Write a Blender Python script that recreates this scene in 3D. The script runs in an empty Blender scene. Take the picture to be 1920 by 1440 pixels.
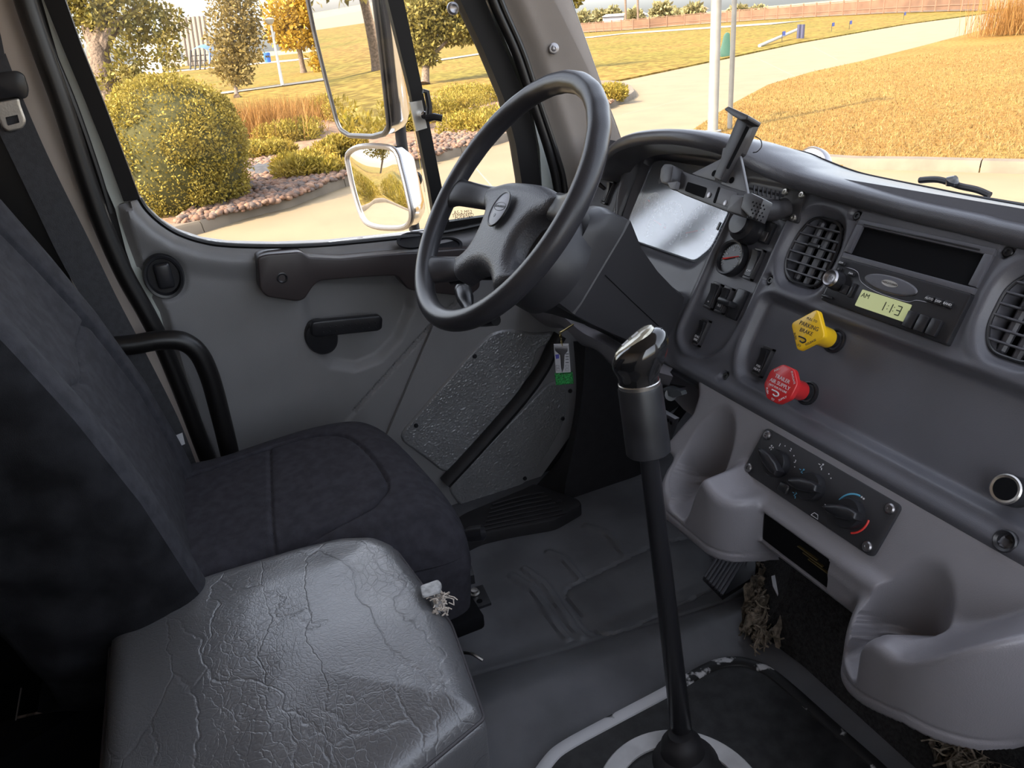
import bpy, bmesh, math, random
import numpy as np
from mathutils import Vector, Matrix

# ---------------------------------------------------------------- camera, sky, sun, exposure
SC = bpy.context.scene
COL = SC.collection
FPX = 1420.0
_a, _t, _r = np.radians([67.5, 25.2, 5.2])
CF = np.array([-np.sin(_a) * np.cos(_t), np.cos(_a) * np.cos(_t), -np.sin(_t)])
_R0 = np.array([np.cos(_a), np.sin(_a), 0.0])
_U0 = np.cross(_R0, CF)
CR = _R0 * np.cos(_r) - _U0 * np.sin(_r)
CU = _U0 * np.cos(_r) + _R0 * np.sin(_r)
CAM = np.array([0.624, -0.478, 1.200])
cam_d = bpy.data.cameras.new('camera')
cam_d.sensor_width = 36.0
cam_d.lens = FPX / 1920 * 36
cam_d.clip_start = 0.02
cam_d.clip_end = 600
cam = bpy.data.objects.new('camera', cam_d)
COL.objects.link(cam)
mw = Matrix.Identity(4)
for i in range(3):
    mw[i][0] = CR[i]; mw[i][1] = CU[i]; mw[i][2] = -CF[i]; mw[i][3] = CAM[i]
cam.matrix_world = mw
SC.camera = cam

SUN_EL, SUN_AZ = math.radians(40), math.radians(171)   # light comes from behind the truck
world = bpy.data.worlds.new('sky'); SC.world = world
world.use_nodes = True
wn = world.node_tree.nodes; wl = world.node_tree.links
wn.clear()
wo = wn.new('ShaderNodeOutputWorld'); wb = wn.new('ShaderNodeBackground')
sky = wn.new('ShaderNodeTexSky'); sky.sky_type = 'NISHITA'
sky.sun_disc = False; sky.sun_elevation = SUN_EL; sky.sun_rotation = SUN_AZ
sky.air_density = 1.0; sky.dust_density = 3.0; sky.ozone_density = 1.0
wb.inputs['Strength'].default_value = 0.33
hsv = wn.new('ShaderNodeHueSaturation'); hsv.inputs['Saturation'].default_value = .40
wl.new(sky.outputs[0], hsv.inputs['Color']); wl.new(hsv.outputs[0], wb.inputs[0]); wl.new(wb.outputs[0], wo.inputs[0])
sun_d = bpy.data.lights.new('sun', 'SUN'); sun_d.energy = 4.2; sun_d.angle = math.radians(0.6)
sun_d.color = (1.0, 0.80, 0.52)
sun = bpy.data.objects.new('sun', sun_d); COL.objects.link(sun)
sd = Vector((math.sin(SUN_AZ) * math.cos(SUN_EL), math.cos(SUN_AZ) * math.cos(SUN_EL), math.sin(SUN_EL)))
sun.rotation_euler = sd.to_track_quat('Z', 'Y').to_euler()
sun.location = (0, -6, 12)
SC.view_settings.view_transform = 'Standard'
SC.view_settings.look = 'None'
SC.view_settings.gamma = 1.0
SC.view_settings.use_curve_mapping = False
SC.view_settings.exposure = 1.35

# ---------------------------------------------------------------- geometry helpers
def V3(*a): return np.array(a, float)
def nrm(v):
    v = np.asarray(v, float); return v / np.linalg.norm(v)
def hit(px, py, P, n):
    """point of a real plane (P, n) seen at a measured place of the photograph"""
    d = CF + CR * (px - 960) / FPX - CU * (py - 720) / FPX
    return CAM + d * (np.dot(np.asarray(P) - CAM, n) / np.dot(d, n))
def AX(px, py, x): return hit(px, py, V3(x, 0, 0), V3(1, 0, 0))
def AY(px, py, y): return hit(px, py, V3(0, y, 0), V3(0, 1, 0))
def AZ(px, py, z): return hit(px, py, V3(0, 0, z), V3(0, 0, 1))
def ss(a, b, x):
    t = np.clip((x - a) / (b - a), 0, 1); return t * t * (3 - 2 * t)

ROOT = {}
def link(o, parent=None):
    COL.objects.link(o)
    if parent is not None: o.parent = parent
    return o
def thing(name, label, cat, loc, group=None):
    o = bpy.data.objects.new(name, None); o.empty_display_size = 0.05
    o.location = loc; COL.objects.link(o); ROOT[o] = np.asarray(loc, float)
    o['label'] = label; o['category'] = cat
    if group: o['group'] = group
    return o
def struct(name, loc=(0, 0, 0)):
    o = bpy.data.objects.new(name, None); o.empty_display_size = 0.05
    o.location = loc; COL.objects.link(o); ROOT[o] = np.asarray(loc, float); o['kind'] = 'structure'
    return o
def rootloc(o):
    while o is not None:
        if o in ROOT: return ROOT[o]
        o = o.parent
    return np.zeros(3)

class MB:
    """collects shapes into one mesh; all coordinates are world metres"""
    def __init__(s): s.v = []; s.f = []; s.n = 0
    def add(s, v, f):
        v = np.asarray(v, float).reshape(-1, 3)
        s.v.append(v); s.f += [tuple(i + s.n for i in q) for q in f]; s.n += len(v); return s
    def bm(s, b, M=None, t=None):
        b.verts.index_update()
        v = np.array([x.co[:] for x in b.verts])
        if M is not None: v = v @ np.asarray(M, float)
        if t is not None: v = v + np.asarray(t, float)
        f = [[x.index for x in q.verts] for q in b.faces]; b.free()
        return s.add(v, f)
    def box(s, c, size, axes=None, bev=0.0, seg=2):
        b = bmesh.new(); bmesh.ops.create_cube(b, size=1.0)
        for x in b.verts: x.co = Vector([x.co[i] * size[i] for i in range(3)])
        if bev: bmesh.ops.bevel(b, geom=b.edges[:], offset=min(bev, min(size) * .49), segments=seg, affect='EDGES', profile=.5)
        return s.bm(b, axes if axes is not None else np.eye(3), c)
    def prism(s, pts, vec, bev=0.0, seg=2):
        """outline pts (3D, planar) extruded by vec; bevel on the far cap and sides"""
        b = bmesh.new(); pts = [np.asarray(p, float) for p in pts]
        lo = [b.verts.new(Vector(p)) for p in pts]; hi = [b.verts.new(Vector(p + vec)) for p in pts]
        b.faces.new(lo); top = b.faces.new(hi); m = len(pts)
        for i in range(m): b.faces.new((lo[i], lo[(i + 1) % m], hi[(i + 1) % m], hi[i]))
        bmesh.ops.recalc_face_normals(b, faces=b.faces[:])
        if bev: bmesh.ops.bevel(b, geom=list(top.edges), offset=bev, segments=seg, affect='EDGES', profile=.5, clamp_overlap=True)
        bmesh.ops.triangulate(b, faces=[q for q in b.faces if len(q.verts) > 4])
        return s.bm(b)
    def tube(s, path, r, n=12, flat=1.0, up=None, cap=True):
        path = [np.asarray(p, float) for p in path]; m = len(path)
        r = [r] * m if np.isscalar(r) else r
        ring = []; ref = np.asarray(up, float) if up is not None else None
        for i, p in enumerate(path):
            t = nrm(path[min(i + 1, m - 1)] - path[max(i - 1, 0)])
            if ref is None: ref = V3(0, 0, 1) if abs(t[2]) < .9 else V3(1, 0, 0)
            u = nrm(ref - t * np.dot(ref, t)); w = np.cross(t, u)
            if up is None: ref = u
            a = np.linspace(0, 2 * np.pi, n, endpoint=False)
            ring.append(p + r[i] * (np.outer(np.cos(a), u) * flat + np.outer(np.sin(a), w)))
        return s.loft(ring, cap)
    def loft(s, rings, cap=True, closed=True):
        n = len(rings[0]); m = len(rings); f = []
        for i in range(m - 1):
            for j in range(n if closed else n - 1):
                k = (j + 1) % n
                f.append((i * n + j, i * n + k, (i + 1) * n + k, (i + 1) * n + j))
        v = np.concatenate(rings)
        if cap and closed:
            c0, c1 = len(v), len(v) + 1
            v = np.concatenate([v, [rings[0].mean(0)], [rings[-1].mean(0)]])
            for j in range(n):
                k = (j + 1) % n
                f.append((c0, k, j)); f.append((c1, (m - 1) * n + j, (m - 1) * n + k))
        return s.add(v, f)
    def lathe(s, o, axis, prof, n=24, u=None, sx=1.0):
        axis = nrm(axis); u = nrm(np.cross(axis, V3(0, 0, 1) if abs(axis[2]) < .9 else V3(1, 0, 0))) if u is None else nrm(u)
        w = np.cross(axis, u); a = np.linspace(0, 2 * np.pi, n, endpoint=False)
        rings = [np.asarray(o) + axis * h + max(r, 1e-5) * (np.outer(np.cos(a), u) * sx + np.outer(np.sin(a), w)) for r, h in prof]
        return s.loft(rings)
    def ball(s, c, r, M=None, sub=2):
        b = bmesh.new(); bmesh.ops.create_icosphere(b, subdivisions=sub, radius=1.0)
        r = (r, r, r) if np.isscalar(r) else r
        A = np.diag(r) if M is None else np.diag(r) @ np.asarray(M)
        return s.bm(b, A, c)
    def build(s, name, mat, parent=None, label=None, cat=None, group=None, kind=None, sharp=35, smooth=True):
        v = np.concatenate(s.v) if s.v else np.zeros((0, 3))
        me = bpy.data.meshes.new(name)
        if parent is not None: org = rootloc(parent)
        elif kind == 'structure' or len(v) == 0: org = np.zeros(3)
        else:
            lo, hi = v.min(0), v.max(0); org = np.array([(lo[0] + hi[0]) / 2, (lo[1] + hi[1]) / 2, lo[2]])
        me.from_pydata((v - org).tolist(), [], s.f)
        if smooth:
            me.shade_smooth()
            if sharp < 180: me.set_sharp_from_angle(angle=math.radians(sharp))
        o = bpy.data.objects.new(name, me)
        if parent is None: o.location = org; ROOT[o] = org
        link(o, parent)
        for m in (mat if isinstance(mat, (list, tuple)) else [mat]): me.materials.append(m)
        if label: o['label'] = label
        if cat: o['category'] = cat
        if group: o['group'] = group
        if kind: o['kind'] = kind
        return o

class Frame:
    def __init__(s, P, u, v, n): s.P = np.asarray(P, float); s.u = nrm(u); s.v = nrm(v); s.n = nrm(n)
    def p(s, a, b, h=0.0): return s.P + s.u * a + s.v * b + s.n * h
    def px(s, x, y, h=0.0):
        q = hit(x, y, s.P + s.n * h, s.n) - s.P; return np.array([q @ s.u, q @ s.v])
    @property
    def axes(s): return np.stack([s.u, s.v, s.n])

def sd_rbox(x, y, cx, cy, hx, hy, r):
    dx = np.abs(x - cx) - hx + r; dy = np.abs(y - cy) - hy + r
    return np.hypot(np.maximum(dx, 0), np.maximum(dy, 0)) + np.minimum(np.maximum(dx, dy), 0) - r
def sd_poly(x, y, poly, near=False):
    poly = np.asarray(poly, float); d = np.full(x.shape, 1e9); ins = np.zeros(x.shape, bool)
    nx, ny = x.copy(), y.copy()
    for (ax, ay), (bx, by) in zip(poly, np.roll(poly, -1, 0)):
        ex, ey = bx - ax, by - ay; L = ex * ex + ey * ey + 1e-12
        t = np.clip(((x - ax) * ex + (y - ay) * ey) / L, 0, 1)
        qx, qy = ax + t * ex, ay + t * ey; dd = np.hypot(x - qx, y - qy); m = dd < d
        d = np.where(m, dd, d); nx = np.where(m, qx, nx); ny = np.where(m, qy, ny)
        c = (ay > y) != (by > y)
        with np.errstate(divide='ignore', invalid='ignore'):
            ins ^= c & (x < ex * (y - ay) / (ey if abs(ey) > 1e-12 else 1e-12) + ax)
    sd_ = np.where(ins, -d, d)
    return (sd_, nx, ny) if near else sd_
def sd_line(x, y, pts):
    d = np.full(x.shape, 1e9)
    for (ax, ay), (bx, by) in zip(pts[:-1], pts[1:]):
        ex, ey = bx - ax, by - ay; L = ex * ex + ey * ey + 1e-12
        t = np.clip(((x - ax) * ex + (y - ay) * ey) / L, 0, 1)
        d = np.minimum(d, np.hypot(x - ax - t * ex, y - ay - t * ey))
    return d
def rnd_poly(poly, r, seg=5):
    """round the corners of a polygon; r scalar or list"""
    poly = [np.asarray(p, float) for p in poly]; out = []; m = len(poly)
    for i, p in enumerate(poly):
        a, b = poly[i - 1], poly[(i + 1) % m]; ri = r if np.isscalar(r) else r[i]
        la, lb = np.linalg.norm(a - p), np.linalg.norm(b - p); q = min(ri, la * .49, lb * .49)
        p0 = p + (a - p) / la * q; p1 = p + (b - p) / lb * q
        if q < 1e-6: out.append(p); continue
        for t in np.linspace(0, 1, seg + 1): out.append((1 - t) ** 2 * p0 + 2 * t * (1 - t) * p + t * t * p1)
    return out
def smooth_path(pts, n=8, closed=False):
    P = [np.asarray(p, float) for p in pts]; m = len(P); out = []
    rng = range(m) if closed else range(m - 1)
    for i in rng:
        g = (lambda k: P[k % m]) if closed else (lambda k: P[min(max(k, 0), m - 1)])
        a, b, c, d = g(i - 1), g(i), g(i + 1), g(i + 2)
        for t in np.linspace(0, 1, n, endpoint=False):
            out.append(.5 * (2 * b + (c - a) * t + (2 * a - 5 * b + 4 * c - d) * t * t + (3 * b - a - 3 * c + d) * t ** 3))
    if not closed: out.append(P[-1])
    return out
def hfield(fr, u0, u1, v0, v1, cell, hf, poly=None, skirt=0.0, holes=()):
    """relief over a frame: outline poly cut cleanly, optional side walls of depth skirt"""
    nu, nv = int(round((u1 - u0) / cell)) + 1, int(round((v1 - v0) / cell)) + 1
    U, Vv = np.meshgrid(np.linspace(u0, u1, nu), np.linspace(v0, v1, nv), indexing='ij')
    fm = np.ones((nu - 1, nv - 1), bool)
    def cut(U, Vv, fm, pl, sign):
        d, nx, ny = sd_poly(U, Vv, pl, True); d = d * sign
        e = (d[:-1, :-1] + d[1:, :-1] + d[:-1, 1:] + d[1:, 1:]) / 4
        fm &= e < 0
        used = np.zeros(U.shape, bool)
        used[:-1, :-1] |= fm; used[1:, :-1] |= fm; used[:-1, 1:] |= fm; used[1:, 1:] |= fm
        inner = np.ones(U.shape, bool); q = np.pad(fm, 1)
        inner = q[:-1, :-1] & q[1:, :-1] & q[:-1, 1:] & q[1:, 1:]
        mv = used & ~inner & (np.abs(d) < cell * 1.5)
        return np.where(mv, nx, U), np.where(mv, ny, Vv), fm
    if poly is not None: U, Vv, fm = cut(U, Vv, fm, poly, 1)
    for hpoly in holes: U, Vv, fm = cut(U, Vv, fm, hpoly, -1)
    H = hf(U, Vv)
    P = fr.P + U[..., None] * fr.u + Vv[..., None] * fr.v + H[..., None] * fr.n
    idx = np.arange(nu * nv).reshape(nu, nv)
    q = np.stack([idx[:-1, :-1], idx[1:, :-1], idx[1:, 1:], idx[:-1, 1:]], -1)[fm]
    if np.dot(np.cross(fr.u, fr.v), fr.n) < 0: q = q[:, ::-1]
    v = P.reshape(-1, 3); faces = q.tolist()
    if skirt:
        from collections import Counter
        ed = {}
        for a in faces:
            for i in range(4):
                e = (a[i], a[(i + 1) % 4])
                if (e[1], e[0]) in ed: del ed[(e[1], e[0])]
                else: ed[e] = 1
        ids = sorted({i for e in ed for i in e}); mp = {k: len(v) + j for j, k in enumerate(ids)}
        v = np.concatenate([v, v[ids] - fr.n * skirt])
        faces += [[e[1], e[0], mp[e[0]], mp[e[1]]] for e in ed]
    used = sorted({i for a in faces for i in a}); rm = {k: j for j, k in enumerate(used)}
    m = MB(); m.add(v[used], [[rm[i] for i in a] for a in faces]); return m
def text(name, s, o, xd, yd, size, mat, parent, depth=0.0003, align='CENTER', sx=1.0):
    c = bpy.data.curves.new(name, 'FONT'); c.body = s; c.size = size; c.extrude = depth
    c.align_x = align; c.align_y = 'CENTER'; c.resolution_u = 2
    t = bpy.data.objects.new('t', c); COL.objects.link(t)
    me = bpy.data.meshes.new_from_object(t.evaluated_get(bpy.context.evaluated_depsgraph_get()))
    bpy.data.objects.remove(t); bpy.data.curves.remove(c)
    v = np.array([x.co[:] for x in me.vertices]); f = [list(p.vertices) for p in me.polygons]; bpy.data.meshes.remove(me)
    xd, yd = nrm(xd), nrm(yd); n = np.cross(xd, yd)
    m = MB()
    if len(v): m.add(np.asarray(o) + np.outer(v[:, 0] * sx, xd) + np.outer(v[:, 1], yd) + np.outer(v[:, 2], n), f)
    return m if name is None else m.build(name, mat, parent, smooth=False)

# ---------------------------------------------------------------- materials
def mat(name, col, rough=.5, metal=0.0, spec=.5, var=0.0, vscale=30, bump=0.0, bscale=400, btype='noise', emit=None, coat=0.0, col2=None, detail=3, bdist=.002):
    m = bpy.data.materials.new(name); m.use_nodes = True
    N, L = m.node_tree.nodes, m.node_tree.links; b = N['Principled BSDF']
    b.inputs['Base Color'].default_value = (*col, 1); b.inputs['Roughness'].default_value = rough
    b.inputs['Metallic'].default_value = metal; b.inputs['Specular IOR Level'].default_value = spec
    if coat: b.inputs['Coat Weight'].default_value = coat; b.inputs['Coat Roughness'].default_value = .1
    tc = N.new('ShaderNodeTexCoord')
    if var or col2:
        t = N.new('ShaderNodeTexNoise'); t.inputs['Scale'].default_value = vscale; t.inputs['Detail'].default_value = detail
        L.new(tc.outputs['Object'], t.inputs['Vector'])
        r = N.new('ShaderNodeValToRGB'); r.color_ramp.elements[0].position = .35; r.color_ramp.elements[1].position = .65
        c2 = col2 if col2 else tuple(min(1, c * (1 + var)) for c in col); c1 = col if col2 else tuple(c * (1 - var) for c in col)
        r.color_ramp.elements[0].color = (*c1, 1); r.color_ramp.elements[1].color = (*c2, 1)
        L.new(t.outputs['Fac'], r.inputs[0]); L.new(r.outputs[0], b.inputs['Base Color'])
    if bump:
        if btype == 'voronoi':
            t = N.new('ShaderNodeTexVoronoi'); t.feature = 'SMOOTH_F1'; t.inputs['Scale'].default_value = bscale; out = t.outputs['Distance']
        elif btype == 'weave':
            t = N.new('ShaderNodeTexWave'); t.inputs['Scale'].default_value = bscale; t.inputs['Distortion'].default_value = 1.0; out = t.outputs['Fac']
        else:
            t = N.new('ShaderNodeTexNoise'); t.inputs['Scale'].default_value = bscale; t.inputs['Detail'].default_value = 2; out = t.outputs['Fac']
        L.new(tc.outputs['Object'], t.inputs['Vector'])
        bp = N.new('ShaderNodeBump'); bp.inputs['Strength'].default_value = bump; bp.inputs['Distance'].default_value = bdist
        L.new(out, bp.inputs['Height']); L.new(bp.outputs[0], b.inputs['Normal'])
    if emit:
        b.inputs['Emission Color'].default_value = (*emit[0], 1); b.inputs['Emission Strength'].default_value = emit[1]
    return m
def nodes(m): return m.node_tree.nodes, m.node_tree.links, m.node_tree.nodes['Principled BSDF']
def glassmat(name, fac=.06, tint=(1, 1, 1), rough=0.0, haze=0.0, dcol=(.8, .8, .8)):
    m = bpy.data.materials.new(name); m.use_nodes = True; N, L = m.node_tree.nodes, m.node_tree.links; N.clear()
    o = N.new('ShaderNodeOutputMaterial'); t = N.new('ShaderNodeBsdfTransparent'); t.inputs[0].default_value = (*tint, 1)
    g = N.new('ShaderNodeBsdfGlossy'); g.inputs['Roughness'].default_value = rough
    f = N.new('ShaderNodeFresnel'); f.inputs['IOR'].default_value = 1.45 if fac > .055 else 1.22
    mx = N.new('ShaderNodeMixShader'); L.new(t.outputs[0], mx.inputs[1]); L.new(g.outputs[0], mx.inputs[2])
    if fac > .2: mx.inputs[0].default_value = fac
    else: L.new(f.outputs[0], mx.inputs[0])
    last = mx
    if haze:  # diffuse share that paints a pale reflection over the glass
        d = N.new('ShaderNodeBsdfDiffuse'); d.inputs[0].default_value = (*dcol, 1)
        m2 = N.new('ShaderNodeMixShader'); m2.inputs[0].default_value = haze
        L.new(mx.outputs[0], m2.inputs[1]); L.new(d.outputs[0], m2.inputs[2]); last = m2
    L.new(last.outputs[0], o.inputs[0]); return m

M = {}
M['dash'] = mat('dash_charcoal', (.092, .092, .106), .38, var=.06, vscale=12, bump=.25, bscale=900, bdist=.0008)
M['dashtop'] = mat('dash_top_vinyl', (.080, .079, .088), .30, var=.08, vscale=14, bump=.3, bscale=700, bdist=.001)
M['console'] = mat('console_taupe', (.236, .226, .244), .38, var=.05, vscale=9, bump=.3, bscale=650, bdist=.0009)
M['door'] = mat('door_taupe', (.248, .242, .246), .46, var=.05, vscale=8, bump=.3, bscale=700, bdist=.0009)
M['wall'] = mat('wall_taupe', (.55, .47, .41), .6, var=.05, vscale=7, bump=.2, bscale=600, bdist=.0006)
M['pillar'] = mat('pillar_taupe', (.30, .262, .232), .5, var=.05, vscale=7, bump=.2, bscale=600, bdist=.0006)
M['arm'] = mat('armrest_brown', (.050, .040, .040), .33, bump=.15, bscale=800, bdist=.0006)
M['black'] = mat('black_plastic', (.019, .019, .022), .30, bump=.1, bscale=900, bdist=.0005)
M['blackm'] = mat('black_matte', (.018, .017, .019), .62, var=.15, vscale=40)
M['deep'] = mat('deep_black', (.005, .005, .006), .85, spec=.12)
M['rubber'] = mat('black_rubber', (.010, .009, .009), .36)
M['frame'] = mat('frame_black', (.007, .006, .006), .55, spec=.25)
M['holder'] = mat('holder_black', (.042, .040, .043), .38, bump=.1, bscale=700, bdist=.0005)
M['holder2'] = mat('holder_grey', (.10, .098, .104), .42)
M['rim'] = mat('wheel_vinyl', (.036, .035, .040), .34, bump=.22, bscale=620, bdist=.0008)
M['shroud'] = mat('shroud_plastic', (.040, .039, .043), .40, bump=.2, bscale=900, bdist=.0006)
M['hub'] = mat('wheel_pad', (.072, .072, .082), .40, bump=.5, bscale=420, btype='voronoi', bdist=.001)
M['fabric'] = mat('seat_fabric', (.040, .039, .048), .92, spec=.2, var=.18, vscale=60, bump=.5, bscale=900, bdist=.001)
M['fabric2'] = mat('seat_fabric_panel', (.033, .033, .039), .95, spec=.2, var=.18, vscale=60, bump=.5, bscale=900, bdist=.001)
M['belt'] = mat('belt_webbing', (.045, .045, .050), .75, var=.12, vscale=120, bump=.5, bscale=500, btype='weave', bdist=.001)
M['chrome'] = mat('chrome', (.75, .75, .76), .12, metal=1)
M['steel'] = mat('brushed_steel', (.55, .53, .50), .34, metal=1, bump=.1, bscale=300)
M['screw'] = mat('screw_steel', (.32, .31, .32), .35, metal=1)
M['white'] = mat('white_print', (.62, .62, .64), .5)
M['blue'] = mat('blue_print', (.12, .42, .62), .5)
M['redp'] = mat('red_print', (.75, .05, .04), .5)
M['yellow'] = mat('yellow_plastic', (.86, .52, .015), .30, coat=.3)
M['red'] = mat('red_plastic', (.60, .022, .026), .28, coat=.3)
M['mirror'] = mat('mirror_glass', (.9, .9, .9), .01, metal=1)
M['concrete'] = mat('concrete', (.185, .142, .083), .85, var=.07, vscale=1.3, detail=8, bump=.2, bscale=60)
M['curb'] = mat('curb_concrete', (.135, .108, .078), .85, var=.14, vscale=3, detail=6, bump=.3, bscale=50)
# ================================================================ CAB SHELL
DW = Frame(V3(-.95, 0, 0), (0, 1, 0), (0, 0, 1), (1, 0, 0))        # inner face of the driver's door
def dpx(l, h=0.0): return [DW.px(x, y, h) for x, y in l]

carpet = mat('engine_carpet', (.028, .027, .028), .95, var=.5, vscale=160, bump=.9, bscale=420, bdist=.004)
liner = mat('roof_liner', (.30, .28, .26), .9)
floorm = mat('floor_rubber', (.120, .121, .131), .46, var=.25, vscale=7, detail=8, bump=.2, bscale=500, bdist=.0008)
nd, lk, bs = nodes(floorm)
# dusty scuffs on the mat
tcn = nd.new('ShaderNodeTexCoord'); ns = nd.new('ShaderNodeTexNoise'); ns.inputs['Scale'].default_value = 3.2; ns.inputs['Detail'].default_value = 9
rr = nd.new('ShaderNodeValToRGB'); rr.color_ramp.elements[0].position = .42; rr.color_ramp.elements[1].position = .72
rr.color_ramp.elements[0].color = (.40, .40, .40, 1); rr.color_ramp.elements[1].color = (.62, .62, .62, 1)
lk.new(tcn.outputs['Object'], ns.inputs['Vector']); lk.new(ns.outputs['Fac'], rr.inputs[0]); lk.new(rr.outputs[0], bs.inputs['Roughness'])

win_in = [(.252, .895), (.175, 1.253), (.105, 1.60), (-.572, 1.60), (-.555, 1.299), (-.532, .970)]
sillpx = [(262, 372), (275, 392), (300, 416), (335, 438), (380, 453), (430, 460), (520, 462), (620, 458), (790, 441), (870, 428), (985, 402)]
sill = dpx(sillpx)
win_open = [win_in[0], win_in[1], win_in[2], win_in[3], win_in[4], win_in[5]] + [tuple(p) for p in sill[1:-1]]
WL = Frame(V3(-.985, 0, 0), (0, 1, 0), (0, 0, 1), (1, 0, 0))
# left wall: body side with the door window cut out; outside it is white painted steel
ym = MB()
wpoly = [(-1.05, -.25), (.84, -.25), (.84, .80), (.62, .80), (.47, .98), (.16, 1.68), (-1.05, 1.68)]
wo_hole = [(.275, .80), (.275, .90), (.195, 1.253), (.12, 1.62), (-.59, 1.62), (-.58, 1.299), (-.556, .96), (-.50, .82)]
hfield(WL, -1.06, .86, -.26, 1.69, .02, lambda u, v: 0 * u, wpoly, skirt=.02, holes=[wo_hole]).build('wall_left', M['blackm'], kind='structure')
MB().box((0, -1.06, .75), (2.0, .04, 1.9)).build('wall_back', M['wall'], kind='structure')
MB().box((0, -1.02, .48), (1.9, .03, .95)).build('trim_11', M['deep'], kind='structure')
MB().box((0, -.44, 1.70), (2.0, 1.26, .05)).build('ceiling', liner, kind='structure')
WRF = Frame(V3(.96, 0, 0), (0, 1, 0), (0, 0, 1), (1, 0, 0))
hfield(WRF, -1.06, .86, -.26, 1.69, .02, lambda u, v: 0 * u, wpoly, skirt=.02, holes=[wo_hole]).build('wall_right', M['wall'], kind='structure')
MB().box((0, .82, .28), (1.96, .04, .98)).build('wall_front', M['deep'], kind='structure')

# rear corner trim beside the door (grey moulded panel)
b_edge = [AX(*p, -.93) for p in [(35, 0), (105, 200), (165, 330), (215, 480), (262, 600), (318, 720), (372, 850)]]
by = [(p[1], p[2]) for p in b_edge]
BP = Frame(V3(-.93, 0, 0), (0, 1, 0), (0, 0, 1), (1, 0, 0))
bpoly = [(-1.04, 1.66), (by[0][0] - .03, 1.66)] + by + [(by[-1][0] + .01, .05), (-1.04, .05)]
def bpil(u, v):
    d = -sd_poly(u, v, bpoly); return -.02 * (1 - ss(0, .03, d)) + .012 * ss(-.75, -.66, u) * 0
hfield(BP, -1.04, -.4, .05, 1.66, .012, bpil, bpoly, skirt=.05).build('trim_1', M['wall'], kind='structure')

# ---- driver's door
door = struct('door_1', (-.95, -.15, .10))
dl = [(222, 386), (226, 415), (238, 455), (262, 520), (300, 590), (328, 690), (362, 790), (400, 880)]
dr = [(1003, 425), (1016, 500), (1022, 600), (985, 640), (925, 700), (800, 850), (740, 930)]
dpoly = dpx(dl[::-1]) + [p for p in sill] + dpx(dr)
dpoly = [tuple(p) for p in dpoly]
lowL = dpx([(400, 880)])[0]
dpoly = dpoly + [(dpx([(740, 930)])[0][0], .12), (lowL[0], .12)]
bowl_c = DW.px(662, 590); bowl_pts = dpx([(560, 545), (578, 650), (620, 690), (668, 697), (715, 678), (752, 640), (778, 580), (775, 520), (560, 520)])
seam = dpx([(664, 770), (814, 603), (860, 560)])
sillarr = [tuple(p) for p in sill]
def door_h(u, v):
    dS = sd_line(u, v, sillarr)
    h = -.020 * (1 - ss(0, .020, dS)) + .012 * ss(0.01, .03, dS) * (1 - ss(.03, .075, dS))
    dP = -sd_poly(u, v, dpoly); h -= .018 * (1 - ss(0, .018, dP)) * (dS > .02)
    dB = sd_poly(u, v, bowl_pts); h -= .016 * (1 - ss(-.022, .006, dB))
    dl_ = sd_line(u, v, seam); h -= .006 * (1 - ss(.0012, .004, dl_))
    side = (u - seam[0][0]) * (seam[1][1] - seam[0][1]) - (v - seam[0][1]) * (seam[1][0] - seam[0][0])
    h += .004 * ss(0, .002, side)
    o = DW.px(307, 519); dO = sd_rbox(u, v, o[0], o[1], .036, .044, .034)
    h -= .006 * (1 - ss(-.003, .009, dO)) * (dO > -.1)
    return h
hfield(DW, -.62, .36, .10, 1.0, .004, door_h, dpoly, skirt=.03).build('inner_panel', M['door'], door)
# painted jamb strip, window frame bands, rubber seals
def band(l, r, x, th, matl, name, parent, bev=.003):
    P = [AX(*p, x) for p in l] + [AX(*p, x) for p in r[::-1]]
    return MB().prism(P, V3(-th, 0, 0)).build(name, matl, parent)
paint = mat('door_paint', (.62, .66, .62), .3, coat=.4)
band([(60, -110), (78, 0), (116, 130), (160, 255), (198, 350), (216, 392), (236, 470), (262, 545), (300, 620), (330, 710), (372, 830)],
     [(70, -110), (92, 0), (132, 100), (192, 255), (234, 372), (240, 386), (246, 455), (272, 520), (310, 590), (338, 690), (380, 800)], -.968, .012, paint, 'jamb_strip', door)
def vframe(l, r, x, th, name): return band(l, r, x, th, M['frame'], name, door)
vframe([(40, -110), (82, 0), (118, 90), (160, 190), (200, 290), (232, 378)], [(88, -110), (122, 0), (154, 90), (194, 190), (232, 290), (263, 374)], -.948, .035, 'window_frame')
vframe([(826, -110), (863, 0), (905, 90), (945, 185), (967, 270), (978, 340), (982, 410)], [(868, -110), (910, 0), (950, 100), (988, 190), (1006, 270), (1014, 340), (1018, 425)], -.948, .035, 'window_frame')
band([(915, 0), (962, 110), (996, 200), (1012, 280), (1016, 345), (1016, 430)], [(940, 0), (980, 110), (1012, 205), (1030, 280), (1038, 345), (1040, 430)], -.955, .02, paint, 'jamb_strip', door)
trp = MB()
trp.tube(smooth_path([AX(*p, -.945) for p in sillpx], 5), .005, 8)
trp.build('sill_seal', M['rubber'], door)
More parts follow.
